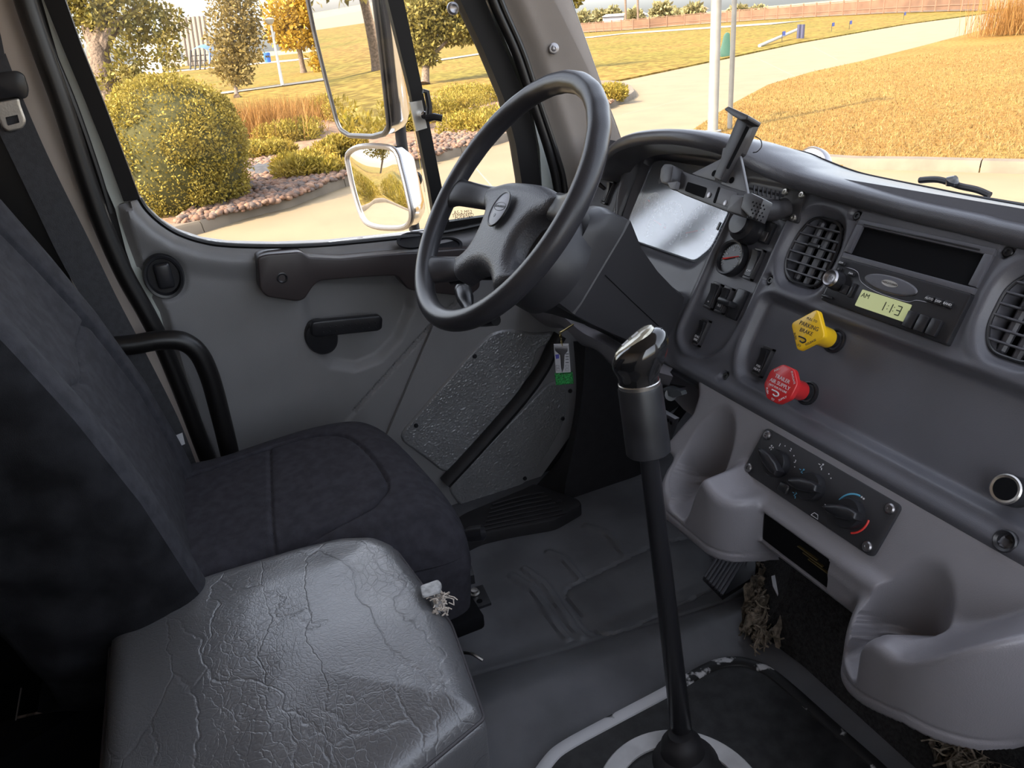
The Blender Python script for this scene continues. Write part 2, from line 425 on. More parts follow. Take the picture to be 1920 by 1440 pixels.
# quarter-light division bar with latch
MB().prism([AX(*p, -.955) for p in [(704, -110), (727, 0), (768, 165), (806, 355), (819, 435), (846, 432), (829, 353), (792, 165), (757, 0), (736, -110)]], V3(-.02, 0, 0)).build('division_bar', M['frame'], door)
MB().prism([AX(*p, -.952) for p in [(828, 418), (985, 395), (985, 410), (838, 437)]], V3(-.02, 0, 0)).build('quarter_frame', M['frame'], door)
lt = MB().prism([AX(*p, -.945) for p in [(768, 192), (791, 188), (801, 240), (781, 246)]], V3(-.008, 0, 0)).build('latch_plate', M['steel'], door)
MB().lathe(AX(791, 215, -.945), (1, 0, 0), [(.008, -.005), (.008, .018), (.006, .02), (0, .02)], 16).build('latch_pivot', M['chrome'], lt)
c0, c1 = AX(800, 172, -.918), AX(803, 226, -.918)
lev = MB().tube([AX(793, 171, -.918), c0, AX(805, 200, -.918), c1], [.005, .006, .0065, .007], 10)
lev.tube([AX(800, 222, -.918), AX(815, 219, -.905), AX(829, 222, -.90)], [.008, .0075, .007], 10)
lev.build('latch_lever', M['black'], lt)
MB().lathe(AX(848, 16, -.955), (1, 0, 0), [(.012, 0), (.012, .006), (.008, .008), (.004, .006), (0, .006)], 20).build('vent_stop', M['screw'], door)
# armrest pull
armpx = [(482, 482), (500, 477), (566, 472), (578, 482), (640, 485), (733, 476), (790, 472), (870, 466), (905, 470), (900, 540), (880, 556), (790, 548), (765, 543), (744, 517), (683, 520), (600, 527), (588, 536), (571, 562), (556, 566), (500, 557), (487, 543)]
aP = rnd_poly([AX(*p, -.905) for p in armpx], .008, 3)
arm = MB().prism([p - V3(.045, 0, 0) for p in aP], V3(.045, 0, 0), .007, 3).build('armrest', M['arm'], door)
MB().lathe(AX(529, 521, -.905), (1, 0, 0), [(.011, -.001), (.011, .001), (.009, .0015), (.0045, -.001), (0, -.001)], 20).build('screw', M['black'], arm)
# inside latch paddle in an oval bezel
o3 = AX(307, 519, -.942)
bz = MB().lathe(o3, (1, 0, 0), [(.0, -.02), (.022, -.019), (.027, -.008), (.030, .004), (.034, .005), (.036, .001), (.037, -.006)], 36, u=V3(0, 0, 1), sx=1.22)
bz = bz.build('latch_bezel', M['black'], door)
MB().box(o3 + V3(.002, .001, .002), (.012, .030, .050), bev=.0058, seg=3).build('latch_paddle', M['black'], bz)
# window crank
k3 = AX(601, 630, -.955)
cr = MB().lathe(k3, (1, 0, 0), [(.034, -.004), (.034, .010), (.031, .015), (.012, .017), (0, .017)], 36, u=V3(0, -.35, 1), sx=1.2).build('crank_base', M['black'], door)
hp = [AX(*p, -.925) for p in [(583, 612), (586, 604), (600, 602), (712, 592), (718, 598), (717, 616), (710, 621), (632, 629), (598, 633), (585, 630)]]
hd = MB().prism([p - V3(.016, 0, 0) for p in rnd_poly(hp, .004, 3)], V3(.016, 0, 0), .004, 3)
hd = hd.build('crank_handle', M['black'], cr)
dm = MB()
for i in range(9):
    for j in range(2):
        a = AX(606 + i * 12.3, 614 - i * 1.1 + j * 9, -.925); dm.lathe(a, (1, 0, 0), [(.0022, -.001), (.0016, .0012), (0, .0014)], 8)
dm.build('grip_dimples', M['blackm'], cr)
# oval vents in the sill top
for px_ in ((774, 452), (838, 462)):
    MB().lathe(AX(*px_, -.93), (.5, 0, 1), [(.026, 0), (.026, .004), (.021, .004), (.020, -.006), (0, -.006)], 28, u=V3(0, 1, 0), sx=1.35).build('sill_vent', M['black'], door)
# main rubber door seal
seal = MB()
seal.tube(smooth_path([AX(*p, -.915) for p in [(18, -110), (47, 0), (78, 90), (118, 200), (160, 330), (196, 430), (234, 515), (276, 590), (306, 650), (345, 745), (385, 850), (398, 880)]], 6), .0165, 14)
seal.tube(smooth_path([AX(*p, -.935) for p in [(32, -110), (64, 0), (95, 90), (140, 200), (182, 320), (206, 400)]], 6), .006, 8)
seal.build('door_seal', M['rubber'], door, label='round black rubber weatherstrip')
seal2 = MB()
seal2.tube(smooth_path([AX(*p, -.925) for p in [(888, -110), (924, 0), (968, 100), (1000, 195), (1028, 280), (1044, 345), (1050, 420), (1050, 520)]], 6), .010, 12)
seal2.tube(smooth_path([AX(*p, -.920) for p in [(904, -110), (938, 0), (981, 100), (1012, 195), (1044, 290), (1058, 345), (1064, 420), (1064, 520)]], 6), .007, 10)
seal2.build('door_seal', M['rubber'], door)
# door glass panes
g = glassmat('window_glass', .05)
def pane(pl, x, name):
    return MB().prism([V3(x, a, b) for a, b in pl], V3(-.004, 0, 0)).build(name, g, kind='structure', smooth=False)
barT, barB = dpx([(742, 0)])[0], dpx([(832, 435)])[0]
sl = [tuple(p) for p in sill]
MB().prism([V3(.965, a, b) for a, b in wo_hole], V3(-.004, 0, 0)).build('window_4', g, kind='structure', smooth=False)
pane([win_in[3], win_in[4], win_in[5]] + sl[1:8] + [tuple(dpx([(815, 432)])[0]), tuple(barT), (barT[0] - .02, 1.60)], -.972, 'window_1')
pane([tuple(dpx([(835, 432)])[0]), sl[-1], win_in[0], win_in[1], win_in[2], (barT[0] - .012, 1.60), tuple(barT + (.008, 0))], -.972, 'window_2')
# faint etched print in the quarter-light corner
dec = struct('trim_5', AX(870, 400, -.968))
for i, (s_, y_) in enumerate([('AS-2 M52', 398), ('TEMPERED', 404), ('DOT 18', 410)]):
    text('etched_print', s_, AX(868, y_, -.967), (0, 1, -.12), (0, .05, 1), .011, M['arm'], dec, .0001)

# ---- A pillar trim
ap_l = [(905, -110), (944, 0), (985, 100), (1018, 195), (1050, 290), (1066, 345), (1072, 440)]
ap_r = [(1030, -110), (1062, 0), (1096, 95), (1128, 185), (1152, 250), (1168, 300)]
PF = Frame(V3(-.93, 0, 0), (0, 1, 0), (0, 0, 1), (1, 0, 0))
apoly = [PF.px(*p) for p in ap_l] + [np.array([PF.px(*ap_l[-1])[0] + .02, .70]), np.array([.66, .70])] + [PF.px(*p) for p in ap_r[::-1]]
apl = [PF.px(*p) for p in ap_l]; apr = [PF.px(*p) for p in ap_r]
def ap_h(u, v):
    dL = sd_line(u, v, apl); dR = sd_line(u, v, apr)
    return -.028 * (1 - ss(0, .045, dL)) + .020 * (1 - ss(0, .10, dR))
hfield(PF, -.1, .70, .68, 1.45, .006, ap_h, apoly, skirt=.03).build('trim_2', M['pillar'], kind='structure')
ps = AX(1038, 91, -.922)
sc = thing('pillar_screw', 'small steel screw with a washer in the middle of the grey windshield pillar', 'screw', ps)
MB().lathe(ps, (1, -.25, .1), [(.011, -.004), (.011, .003), (.009, .004), (.0065, .004), (.0062, .008), (.003, .009), (.003, .006), (0, .006)], 20).build('washer_head', M['screw'], sc)
# windscreen: curved glass, black seal at the pillar
def wsY(x): return .665 - .175 * (x / .95) ** 2
def wsP(x, z): return V3(x * (1 - .05 * max(0, z - .9)), wsY(x) - .49 * (z - .90), z)
wsm = MB(); xs = np.linspace(-.955, .955, 25)
wsm.loft([np.array([wsP(x, z) for x in xs]) for z in np.linspace(.80, 1.66, 8)], cap=False, closed=False)
wg = wsm.build('window_3', g, kind='structure')
sealw = MB().tube(smooth_path([AX(*p, -.925) for p in [(1034, -110), (1066, 0), (1099, 95), (1131, 185), (1156, 252), (1170, 300)]], 5), .0075, 10)
sealw.build('trim_3', M['rubber'], kind='structure')

# ---- floor: driver's mat, gear tunnel, toe board
FL = Frame(V3(0, 0, 0), (1, 0, 0), (0, 1, 0), (0, 0, 1))
def fz(px_, z=.12): q = AZ(*px_, z); return (q[0], q[1])
pad_o = [fz(p) for p in [(1053, 1108), (1230, 1020), (1330, 1000), (1345, 1105), (1240, 1160), (1190, 1190), (1133, 1204), (1105, 1180)]]
pad_o = [tuple(p) for p in rnd_poly(pad_o, .03, 5)]
rib1 = [fz(p) for p in [(960, 1080), (1000, 1105), (1065, 1203)]]
rib1b = [fz(p) for p in [(985, 1068), (1024, 1098), (1092, 1203)]]
rib2 = [fz(p) for p in [(1030, 1036), (1060, 1050), (1088, 1085)]]
rib3 = [fz(p) for p in [(1100, 988), (1140, 1000), (1172, 1040)]]
crease = [fz(p) for p in [(800, 1290), (920, 1263), (1050, 1235), (1160, 1200), (1260, 1180), (1400, 1140)]]
def floor_h(u, v):
    z = .12 + .050 * ss(-.42, -.26, u - .10 * ss(-.2, .3, v) * .3)
    z = z + .10 * ss(.42, .80, v)
    z = z - .005 * (1 - ss(.0012, .0045, np.abs(sd_poly(u, v, pad_o)))) + .004 * (1 - ss(-.03, .0, sd_poly(u, v, pad_o)))
    for r in (rib1, rib1b, rib2, rib3): z = z + .006 * (1 - ss(.005, .012, sd_line(u, v, r)))
    z = z - .003 * (1 - ss(.002, .008, sd_line(u, v, crease)))
    return z
hfield(FL, -.96, .95, -1.04, .81, .005, floor_h).build('floor', floorm, kind='structure')
# door-side foot well trim: ribbed sill step and dark kick moulding
stp = struct('trim_4', (-.85, .1, .12))
sl_o = [(868, 962), (985, 914), (1000, 905), (1085, 935), (1092, 945), (1040, 975), (960, 988), (900, 1002), (845, 1030), (840, 985)]
SP = [AZ(*p, .150) for p in sl_o]
MB().prism([p - V3(0, 0, .04) for p in rnd_poly(SP, .02, 4)], V3(0, 0, .04), .006).build('step_plate', M['blackm'], stp)
rb = MB()
for k in range(7):
    a, b = AZ(905 + k * 3, 994 - k * 8, .152), AZ(1062 - k * 7, 962 - k * 6.5, .152); m_ = AZ(965 + k * 2, 982 - k * 8.5, .152)
    rb.tube(smooth_path([a, m_, b], 5), .0022, 6)
rb.build('step_ribs', M['blackm'], stp)
MB().lathe(AZ(1049, 940, .151), (0, 0, 1), [(.006, 0), (.006, .002), (0, .003)], 12).build('screw', M['black'], stp)
# dark moulding that sweeps from the dash foot to the step
kick = MB()
s0 = smooth_path([AX(*p, -.90) for p in [(1075, 640), (1080, 740), (1060, 840), (1010, 905), (985, 925)]], 8)
s1 = smooth_path([AX(*p, -.80) for p in [(1098, 640), (1092, 740), (1075, 840), (1060, 910), (1060, 940)]], 8)
s2 = smooth_path([AX(*p, -.80) for p in [(1190, 640), (1190, 740), (1200, 840), (1210, 900), (1210, 935)]], 8)
kick.loft([np.array(s0), np.array(s1), np.array(s2)], cap=False, closed=False)
kick.build('kick_moulding', M['blackm'], stp)
# embossed grey kick plates on the door foot
emb = mat('embossed_vinyl', (.22, .22, .225), .30, spec=1.0, var=.08, vscale=12)
def leather(n, cell, lo_, hi_, seed):
    """band-limited noise: its zero lines make the worm-like ridges of embossed vinyl"""
    r = np.random.default_rng(seed); f = np.fft.fft2(r.normal(0, 1, (n, n))); k = np.fft.fftfreq(n, cell); K = np.hypot(*np.meshgrid(k * 1.0, k * .72, indexing='ij'))
    w = np.exp(-((K - 1 / lo_) / (.45 / hi_)) ** 2); g = np.real(np.fft.ifft2(f * w)); return g / g.std()
LE = leather(512, .0014, .0115, .0115, 3)
def plate(px_l, screws, lab):
    P = [AX(*p, -.925) for p in px_l]
    lo = np.min(P, 0); t = thing('kick_plate', lab, 'panel', V3(-.93, np.mean([p[1] for p in P]), lo[2]), 'kick plates on the door foot')
    P = rnd_poly(P, .03, 4)
    P2 = [(p[1], p[2]) for p in P]; q0, q1 = np.min(P2, 0), np.max(P2, 0); KF_ = Frame(V3(-.925, 0, 0), (0, 1, 0), (0, 0, 1), (1, 0, 0))
    def rel(u, v):
        g = LE[np.clip(((u - q0[0]) / .0014).round().astype(int), 0, 511), np.clip(((v - q0[1]) / .0014).round().astype(int), 0, 511)]
        d = -sd_poly(u, v, P2); return .0019 * np.exp(-(g / .5) ** 2) * ss(.002, .006, d) - .004 * (1 - ss(0, .004, d))
    hfield(KF_, q0[0], q1[0], q0[1], q1[1], .0014, rel, P2, skirt=.004).build('vinyl_sheet', emb, t, sharp=180)
    for s in screws:
        MB().lathe(AX(*s, -.924), (1, 0, 0), [(.006, 0), (.005, .003), (.0, .004)], 12).build('screw', M['black'], t)
    return t
plate([(745, 822), (890, 655), (922, 624), (958, 617), (1000, 626), (1046, 622), (1030, 645), (1007, 655), (1000, 690), (975, 735), (838, 892), (800, 860)], [(780, 798), (890, 668)], 'wide grey leather-grain kick plate nearest the door, beside the seat front')
plate([(838, 915), (1028, 718), (1062, 712), (1063, 782), (1035, 838), (990, 905), (870, 958)], [(984, 897), (1055, 785), (1069, 733)], 'lower grey leather-grain kick plate with a pointed foot, next to the pedals')
bar = MB(); bp_ = smooth_path([AX(*p, -.915) for p in [(835, 905), (900, 835), (975, 750), (1015, 695), (1035, 655), (1050, 628)]], 6)
bar.tube(bp_, .020, 12, flat=.8); bar.build('trim_6', M['blackm'], kind='structure')
MB().prism([V3(-.945, .20, .10), V3(-.945, .80, .10), V3(-.945, .80, .66), V3(-.945, .20, .66)], V3(-.02, 0, 0)).build('trim_12', M['blackm'], kind='structure')
# panel behind the kick plates
MB().prism([AX(*p, -.932) for p in [(690, 900), (815, 605), (1000, 560), (1110, 600), (1110, 760), (985, 935), (850, 990)]], V3(-.01, 0, 0)).build('trim_7', M['door'], kind='structure')
# grab rail by the seat
gr = thing('grab_rail', 'bent black tubular grab rail between the driver seat and the door', 'handle', AX(432, 840, -.85))
MB().tube(smooth_path([AX(*p, -.855) for p in [(190, 652), (250, 646), (300, 638), (342, 640), (372, 662), (393, 705), (410, 765), (425, 825), (440, 890)]], 7), .0185, 16).build('rail', M['rubber'], gr)

MB().box((-.905, -.83, .27), (.04, .42, .52)).box((-.6, -.99, .2), (.7, .03, .3)).box((-.72, -.86, .15), (.40, .32, .08)).build('trim_13', M['deep'], kind='structure')

# ---- seat belt
sb = thing('seat_belt', 'worn black lap and shoulder belt with bare steel tongue hanging by the door pillar', 'seat belt', AX(60, 400, -.88))
def strap(l, r, x, th=.002):
    L = smooth_path([AX(*p, x) for p in l], 6); R_ = smooth_path([AX(*p, x) for p in r], 6); m = MB()
    n_ = len(L); v = np.concatenate([L, R_, np.array(L) - V3(th, 0, 0), np.array(R_) - V3(th, 0, 0)]); f = []
    for i in range(n_ - 1):
        f += [(i, i + 1, n_ + i + 1, n_ + i), (2 * n_ + i + 1, 2 * n_ + i, 3 * n_ + i, 3 * n_ + i + 1), (i + 1, i, 2 * n_ + i, 2 * n_ + i + 1), (n_ + i, n_ + i + 1, 3 * n_ + i + 1, 3 * n_ + i)]
    return m.add(v, f)
strap([(-60, 130), (0, 253), (63, 383), (110, 480), (149, 549), (217, 658), (300, 800), (330, 880)], [(10, 100), (45, 190), (98, 310), (172, 460), (217, 554), (271, 658), (334, 784), (372, 880)], -.86).build('webbing', M['belt'], sb)
strap([(-70, 180), (-20, 330), (38, 450), (90, 560), (130, 640)], [(-20, 180), (30, 300), (112, 470), (140, 540), (200, 650)], -.885).build('rear_webbing', M['rubber'], sb)
strap([(-60, -20), (-20, 60), (0, 120)], [(-30, -40), (-5, 40), (14, 130)], -.862).build('upper_webbing', M['belt'], sb)
tp = [AX(*p, -.852) for p in [(0, 190), (14, 188), (36, 182), (37, 192), (48, 222), (50, 234), (42, 243), (18, 248), (8, 243), (0, 232), (-20, 190)]]
tg = MB(); T2 = [AX(*p, -.852) for p in [(-10, 192), (36, 183), (38, 196), (50, 228), (42, 242), (14, 248), (4, 240), (-12, 200)]]
TQ = [AX(*p, -.852) for p in [(10, 220), (33, 215), (37, 230), (14, 236)]]
FT = Frame(V3(-.852, 0, 0), (0, 1, 0), (0, 0, 1), (1, 0, 0))
to2 = lambda L: [(p[1], p[2]) for p in L]
pt2 = rnd_poly([np.array(p) for p in to2(T2)], .006, 4); lo, hi = np.min(pt2, 0), np.max(pt2, 0)
hfield(FT, lo[0], hi[0], lo[1], hi[1], .0015, lambda u, v: .0008 * ss(0, .002, -sd_poly(u, v, pt2)), pt2, skirt=.003, holes=[to2(TQ)]).build('tongue', M['steel'], sb)
MB().prism([p - V3(.014, 0, 0) for p in rnd_poly([AX(*p, -.843) for p in [(-30, 140), (30, 132), (44, 140), (53, 168), (50, 183), (42, 186), (34, 180), (-30, 190)]], .006, 3)], V3(.016, 0, 0), .004).build('tongue_grip', M['black'], sb)
tagm = MB().prism([AX(*p, -.80) for p in [(320, 820), (342, 811), (347, 832), (331, 839)]], V3(.001, 0, 0))
tagm.build('care_label', M['white'], sb, label='small white cloth tag')
# ================================================================ DASHBOARD
DF = Frame(V3(0, .38, .917), (1, 0, 0), (0, .48, .877), (0, -.877, .48))
D = DF.p
DN, DV, DX = DF.n, DF.v, DF.u
dash = thing('dashboard', 'charcoal moulded dashboard with arched instrument hood running under the windshield', 'dashboard', (0, .45, .60))
def dp(l, h=0.0): return [tuple(DF.px(x, y, h)) for x, y in l]
glass_poly = rnd_poly([(-.697, .033), (-.645, .041), (-.47, .043), (-.400, -.025), (-.404, -.098), (-.432, -.130), (-.60, -.132), (-.697, -.132)], [.012, .01, .02, .02, .015, .01, .01, .01], 4)
panel_poly = rnd_poly([(-.392, .03), (-.258, .03), (-.258, -.19), (-.268, -.245), (-.300, -.274), (-.360, -.274), (-.388, -.25), (-.385, -.14)], .022, 5)
rec_poly = rnd_poly([(-.243, -.135), (.46, -.141), (.46, -.272), (-.222, -.272), (-.243, -.23)], [.02, .01, .01, .028, .03], 5)
vent1 = rnd_poly([(-.226, .006), (-.158, .004), (-.140, -.045), (-.146, -.118), (-.222, -.119), (-.247, -.085), (-.245, -.03)], .026, 5)
vent2 = rnd_poly([(.105, .0), (.175, .0), (.182, -.1), (.160, -.122), (.105, -.122), (.085, -.09), (.083, -.03)], .026, 5)
ltpan = rnd_poly([(-.86, .02), (-.745, .02), (-.715, -.12), (-.86, -.12)], .02, 4)
screws = [(-.147, .006), (.075, .002), (-.245, -.116), (-.245, -.279), (-.760, .010), (.230, -.292)]
def dash_h(u, v):
    h = np.zeros(u.shape)
    dg = sd_poly(u, v, glass_poly); h -= .030 * (1 - ss(-.004, .001, dg)); h -= .010 * (1 - ss(-.001, .020, dg))
    dpn = sd_poly(u, v, panel_poly); h -= .005 * (1 - ss(-.008, .001, dpn)); h += .004 * np.exp(-(dpn / .008) ** 2) * (v < .0)
    dr = sd_poly(u, v, rec_poly); h -= .013 * (1 - ss(-.012, .004, dr)); h += .002 * np.exp(-((dr - .004) / .006) ** 2)
    for ve in (vent1, vent2):
        dv = sd_poly(u, v, ve); h -= .010 * (1 - ss(-.012, .004, dv)); h -= .05 * (1 - ss(-.0135, -.0105, dv))
        h += .003 * np.exp(-((dv - .006) / .009) ** 2)
    h += .010 * np.exp(-((v + .296) / .013) ** 2) * ss(-.39, -.33, u)
    h -= .02 * ss(-.308, -.318, -(-v)) if False else .025 * (1 - ss(-.318, -.306, v))
    dl = sd_poly(u, v, ltpan); h -= .006 * (1 - ss(-.006, .002, dl))
    # diagonal strut between the lamp switch and the instruments
    h += .012 * np.exp(-(sd_line(u, v, [(-.735, .04), (-.690, -.10)]) / .014) ** 4)
    for a, b in screws: h -= .008 * (1 - ss(.0075, .009, np.hypot(u - a, v - b)))
    return h
hfield(DF, -.90, .47, -.322, .052, .0025, dash_h, skirt=.05).build('dash_face', M['dash'], dash, sharp=60)

# padded top with its rolled lip
lip_px = [(1112, 360, .35), (1124, 312, .33), (1139, 272, .305), (1175, 251, .285), (1233, 243, .275), (1287, 247, .275), (1350, 262, .29), (1400, 288, .315), (1454, 312, .345), (1500, 328, .362), (1600, 355, .372), (1700, 381, .375), (1820, 407, .375), (1940, 434, .375)]
lipc = [AY(x, y, Y) for x, y, Y in lip_px]
lipc = [V3(-.90, .40, .90)] + lipc[1:] + [lipc[-1] + V3(.4, 0, 0)]
lipc = smooth_path(lipc, 8)
rows = []
for p in lipc:
    x = p[0]; r = .013
    yb, zb = wsY(min(x, .95)) - .012, .897
    fy, fz_ = (D(0, .030, .0)[1], D(0, .030, .0)[2])
    dep = ss(-.30, -.42, x)
    fy = fy + .02 * dep; fz_ = fz_ + .012 * dep
    q = [(fy, fz_), (p[1] + .6 * (fy - p[1]), p[2] - .030 - .014 * dep), (p[1] + .020, p[2] - .027), (p[1] + .006, p[2] - .024)]
    for a in np.radians([-60, -25, 10, 45, 80]): q.append((p[1] + r - r * math.cos(a), p[2] - r + r * math.sin(a) - .0))
    zt = p[2] + .000
    for t in (.12, .3, .5, .7, .85, 1.0): q.append((p[1] + .012 + (yb - p[1] - .012) * t, zt + (zb - zt) * (t ** 1.3) + .006 * math.sin(math.pi * t)))
    rows.append(np.array([(x, a, b) for a, b in q]))
tp_ = MB().loft(rows, cap=False, closed=False); tp_.build('dash_top', M['dashtop'], dash, sharp=70)
seamt = MB(); seamt.tube([r_[11] + V3(0, 0, .0005) for r_ in rows], .0016, 6); seamt.tube([r_[13] + V3(0, 0, .001) for r_ in rows], .0035, 6); seamt.build('top_seam', M['rubber'], dash)

# screws in the fascia
for a, b in screws[:5]:
    s = MB().lathe(D(a, b, -.008), DN, [(.0062, 0), (.0062, .004), (.005, .005), (.003, .005), (.0025, .003), (0, .003)], 16)
    s.build('screw', M['black'] if a != -.76 else M['redp'] if False else M['blackm'], dash)
MB().lathe(D(.230, -.292, -.004), DN, [(.0125, .004), (.0125, .0135), (.0110, .0150), (.0080, .013), (.0075, -.006), (0, -.006)], 28).build('screw_socket', M['black'], dash)

def vent(cx, outline, slats, lab):
    base = MB()
    pl = [DF.p(a, b, -.040) for a, b in outline]; base.prism(pl, DN * .001)
    v = base.build('vent', M['deep'], dash, label=lab)
    dd = np.asarray(outline); cxy = dd.mean(0)
    inner = [tuple(cxy + (p - cxy) * .80) for p in dd]; ins2 = np.asarray(inner)
    # rim
    MB().tube([DF.p(*q, -.007) for q in inner + inner[:1]], .0022, 8).build('vent_rim', M['black'], v)
    lo, hi = ins2.min(0), ins2.max(0)
    def span(y=None, x=None):
        xs = []
        for (ax, ay), (bx, by) in zip(ins2, np.roll(ins2, -1, 0)):
            if y is not None and (ay > y) != (by > y): xs.append(ax + (y - ay) / (by - ay) * (bx - ax))
            if x is not None and (ax > x) != (bx > x): xs.append(ay + (x - ax) / (bx - ax) * (by - ay))
        return min(xs), max(xs)
    n_ = slats; ys = np.linspace(lo[1], hi[1], n_ + 2)[1:-1]
    for y in ys:
        a, b = span(y=y)
        MB().box(D((a + b) / 2, y, -.010), (b - a, .0026, .010), DF.axes, .0008, 1).build('vane', M['dash'], v)
    for x in np.linspace(lo[0], hi[0], 5)[1:-1]:
        a, b = span(x=x); 
        MB().box(D(x, (a + b) / 2, -.024), (.011, b - a, .010), DF.axes, .003, 1).build('upright_blade', M['dash'], v)
    y = ys[len(ys) // 2]
    MB().box(D(cxy[0] + .004, y + .001, -.004), (.022, .006, .006), DF.axes, .0015, 1).build('vent_thumb_tab', M['black'], v)
vent(-.19, vent1, 6, 'louvred air vent between the gauge panel and the radio')
vent(.13, vent2, 6, 'louvred air vent right of the radio')

def rocker(a, b, w=.017, hgt=.040, tilt=0, icon=None, col='white', off=-.004, lev=None):
    s = MB()
    fw = .0026
    for q, sz in (((-w / 2 + fw / 2, 0), (fw, hgt)), ((w / 2 - fw / 2, 0), (fw, hgt)), ((0, hgt / 2 - fw * .9), (w, fw * 1.8)), ((0, -hgt / 2 + fw * .9), (w, fw * 1.8))):
        s.box(D(a + q[0], b + q[1], off + .0035), (*sz, .009), DF.axes, .0011, 2)
    s.box(D(a, b, off), (w * .96, hgt * .96, .004), DF.axes)
    r = s.build('rocker_switch', M['holder'], dash)
    st = .5 * hgt * .78; ww = w * .66
    P = [D(a - ww / 2, b - st, off + .006), D(a - ww / 2, b + st, off + .006), D(a - ww / 2, b + st, off + .0145), D(a - ww / 2, b + st * .35, off + .0100), D(a - ww / 2, b - st * .4, off + .0085), D(a - ww / 2, b - st, off + .0085)]
    MB().prism(P, DX * ww, .0008, 1).build('rocker', M['black'], r)
    if icon: text('switch_icon', icon, D(a, b - st * .62, off + .0094), DX, DV, .0055, M[col], r, .0002)
    return r
rocker(-.287, -.101, .019, .052, icon='OFF')
rocker(-.343, -.170, .019, .046, icon='o')
rocker(-.315, -.170, .019, .046, icon='RO')
rocker(-.333, -.233, .017, .048, icon='ENG\nBRK')
rocker(-.192, -.233, .019, .048, icon='MIR\nHEAT', off=-.012)
rocker(-.766, -.055, .018, .050, icon='x', off=-.006)
# blank plate with a forward tab (third in the group) and the small plate under the phone mount
b1 = MB().box(D(-.285, -.168, -.002), (.022, .050, .008), DF.axes, .002).build('blank_plate', M['black'], dash)
MB().box(D(-.297, -.172, .010), (.030, .010, .018), DF.axes, .003).build('plate_tab', M['black'], b1)
b2 = MB().box(D(-.291, -.049, -.002), (.021, .034, .008), DF.axes, .002).build('blank_plate', M['black'], dash)
MB().box(D(-.291, -.056, .0025), (.013, .016, .002), DF.axes, .0008).build('label_window', M['screw'], b2)
MB().tube([D(-.775, -.050, .004), D(-.785, -.046, .012), D(-.80, -.040, .018)], [.004, .005, .003], 8).build('switch_lever', M['black'], dash)

# round air gauge
ga = D(-.338, -.103, 0)
gau = MB().lathe(ga, DN, [(.030, -.006), (.030, .008), (.0285, .010), (.0255, .009), (.0245, .003), (0, .003)], 40).build('air_gauge', M['black'], dash, label='round black gauge with a red needle')
tk = MB()
for k in range(21):
    an = math.radians(225 - k * 13.5); L = .003 if k % 5 else .005
    c_ = D(-.338 + math.cos(an) * .019, -.103 + math.sin(an) * .019, .0035)
    tk.box(c_, (.0007, L, .0003), np.stack([DX * -math.sin(an) + DV * math.cos(an), DX * math.cos(an) + DV * math.sin(an), DN]))
tk.build('gauge_ticks', M['white'], gau, kind='stuff')
for s_, an in (('50', 160), ('90', 95), ('150', 10)):
    text('gauge_numeral', s_, D(-.338 + math.cos(math.radians(an)) * .0135, -.103 + math.sin(math.radians(an)) * .0135, .0035), DX, DV, .0055, M['white'], gau, .0002)
nd_ = DX * math.cos(math.radians(20)) + DV * math.sin(math.radians(20))
MB().tube([ga + nd_ * -.016 + DN * .005, ga + nd_ * .018 + DN * .005], [.0015, .0008], 6).build('gauge_needle', M['redp'], gau)

# ---- instrument cluster behind a lens with a painted reflection haze
clu = thing('instrument_cluster', 'instrument cluster with pale dials under a hazy reflecting lens behind the wheel', 'gauges', D(-.54, -.05, -.028))
fp = [D(a, b, -.0285) for a, b in rnd_poly([(-.69, .036), (-.47, .039), (-.404, -.027), (-.408, -.096), (-.434, -.128), (-.69, -.130)], .01, 3)]
MB().prism(fp, DN * .002).build('dial_plate', mat('dial_face', (.055, .062, .075), .5), clu)
def dial(cx, cy, r, nums, need, lab):
    t = MB(); n_ = 31
    arc = [D(cx + r * math.cos(a), cy + r * math.sin(a), -.0262) for a in np.radians(np.linspace(215, -35, 30))]
    t.tube(arc, .0010, 6)
    for k in range(n_):
        an = math.radians(215 - k * 250 / (n_ - 1)); rr_ = r - .003
        t.box(D(cx + rr_ * math.cos(an), cy + rr_ * math.sin(an), -.0262), (.0008, .004 if k % 3 else .007, .0004), np.stack([DX * -math.sin(an) + DV * math.cos(an), DX * math.cos(an) + DV * math.sin(an), DN]))
    o = t.build('dial', M['white'], clu, label=lab)
    for s_, an in nums:
        text('dial_numeral', s_, D(cx + r * .68 * math.cos(math.radians(an)), cy + r * .68 * math.sin(math.radians(an)), -.0262), DX, DV, r * .24, M['white'], o, .0002)
    an = math.radians(need); e = DX * math.cos(an) + DV * math.sin(an); c_ = D(cx, cy, -.024)
    MB().tube([c_ - e * r * .15, c_ + e * r * .7], [.0016, .0007], 6).build('needle', M['redp'], o)
    MB().lathe(c_, DN, [(.006, -.002), (.005, .002), (0, .002)], 14).build('needle_cap', M['black'], o)
dial(-.575, -.085, .050, [('0', 215), ('5', 180), ('10', 145), ('15', 115), ('20', 90), ('25', 62), ('30', 30)], 170, 'tachometer dial')
dial(-.470, -.072, .052, [('5', 205), ('15', 175), ('25', 145), ('35', 112), ('45', 85), ('55', 55), ('65', 22), ('75', -12), ('85', -35)], 200, 'speedometer dial')
dial(-.625, .005, .024, [('E', 190), ('F', 20)], 160, 'small fuel dial')
dial(-.640, -.050, .022, [('C', 190), ('H', 20)], 160, 'small temperature dial')
lens = glassmat('cluster_lens', .205, (.92, .94, .97), .13, haze=.12, dcol=(.70, .74, .82))  # milky diffuse share paints the bright window reflection into the lens
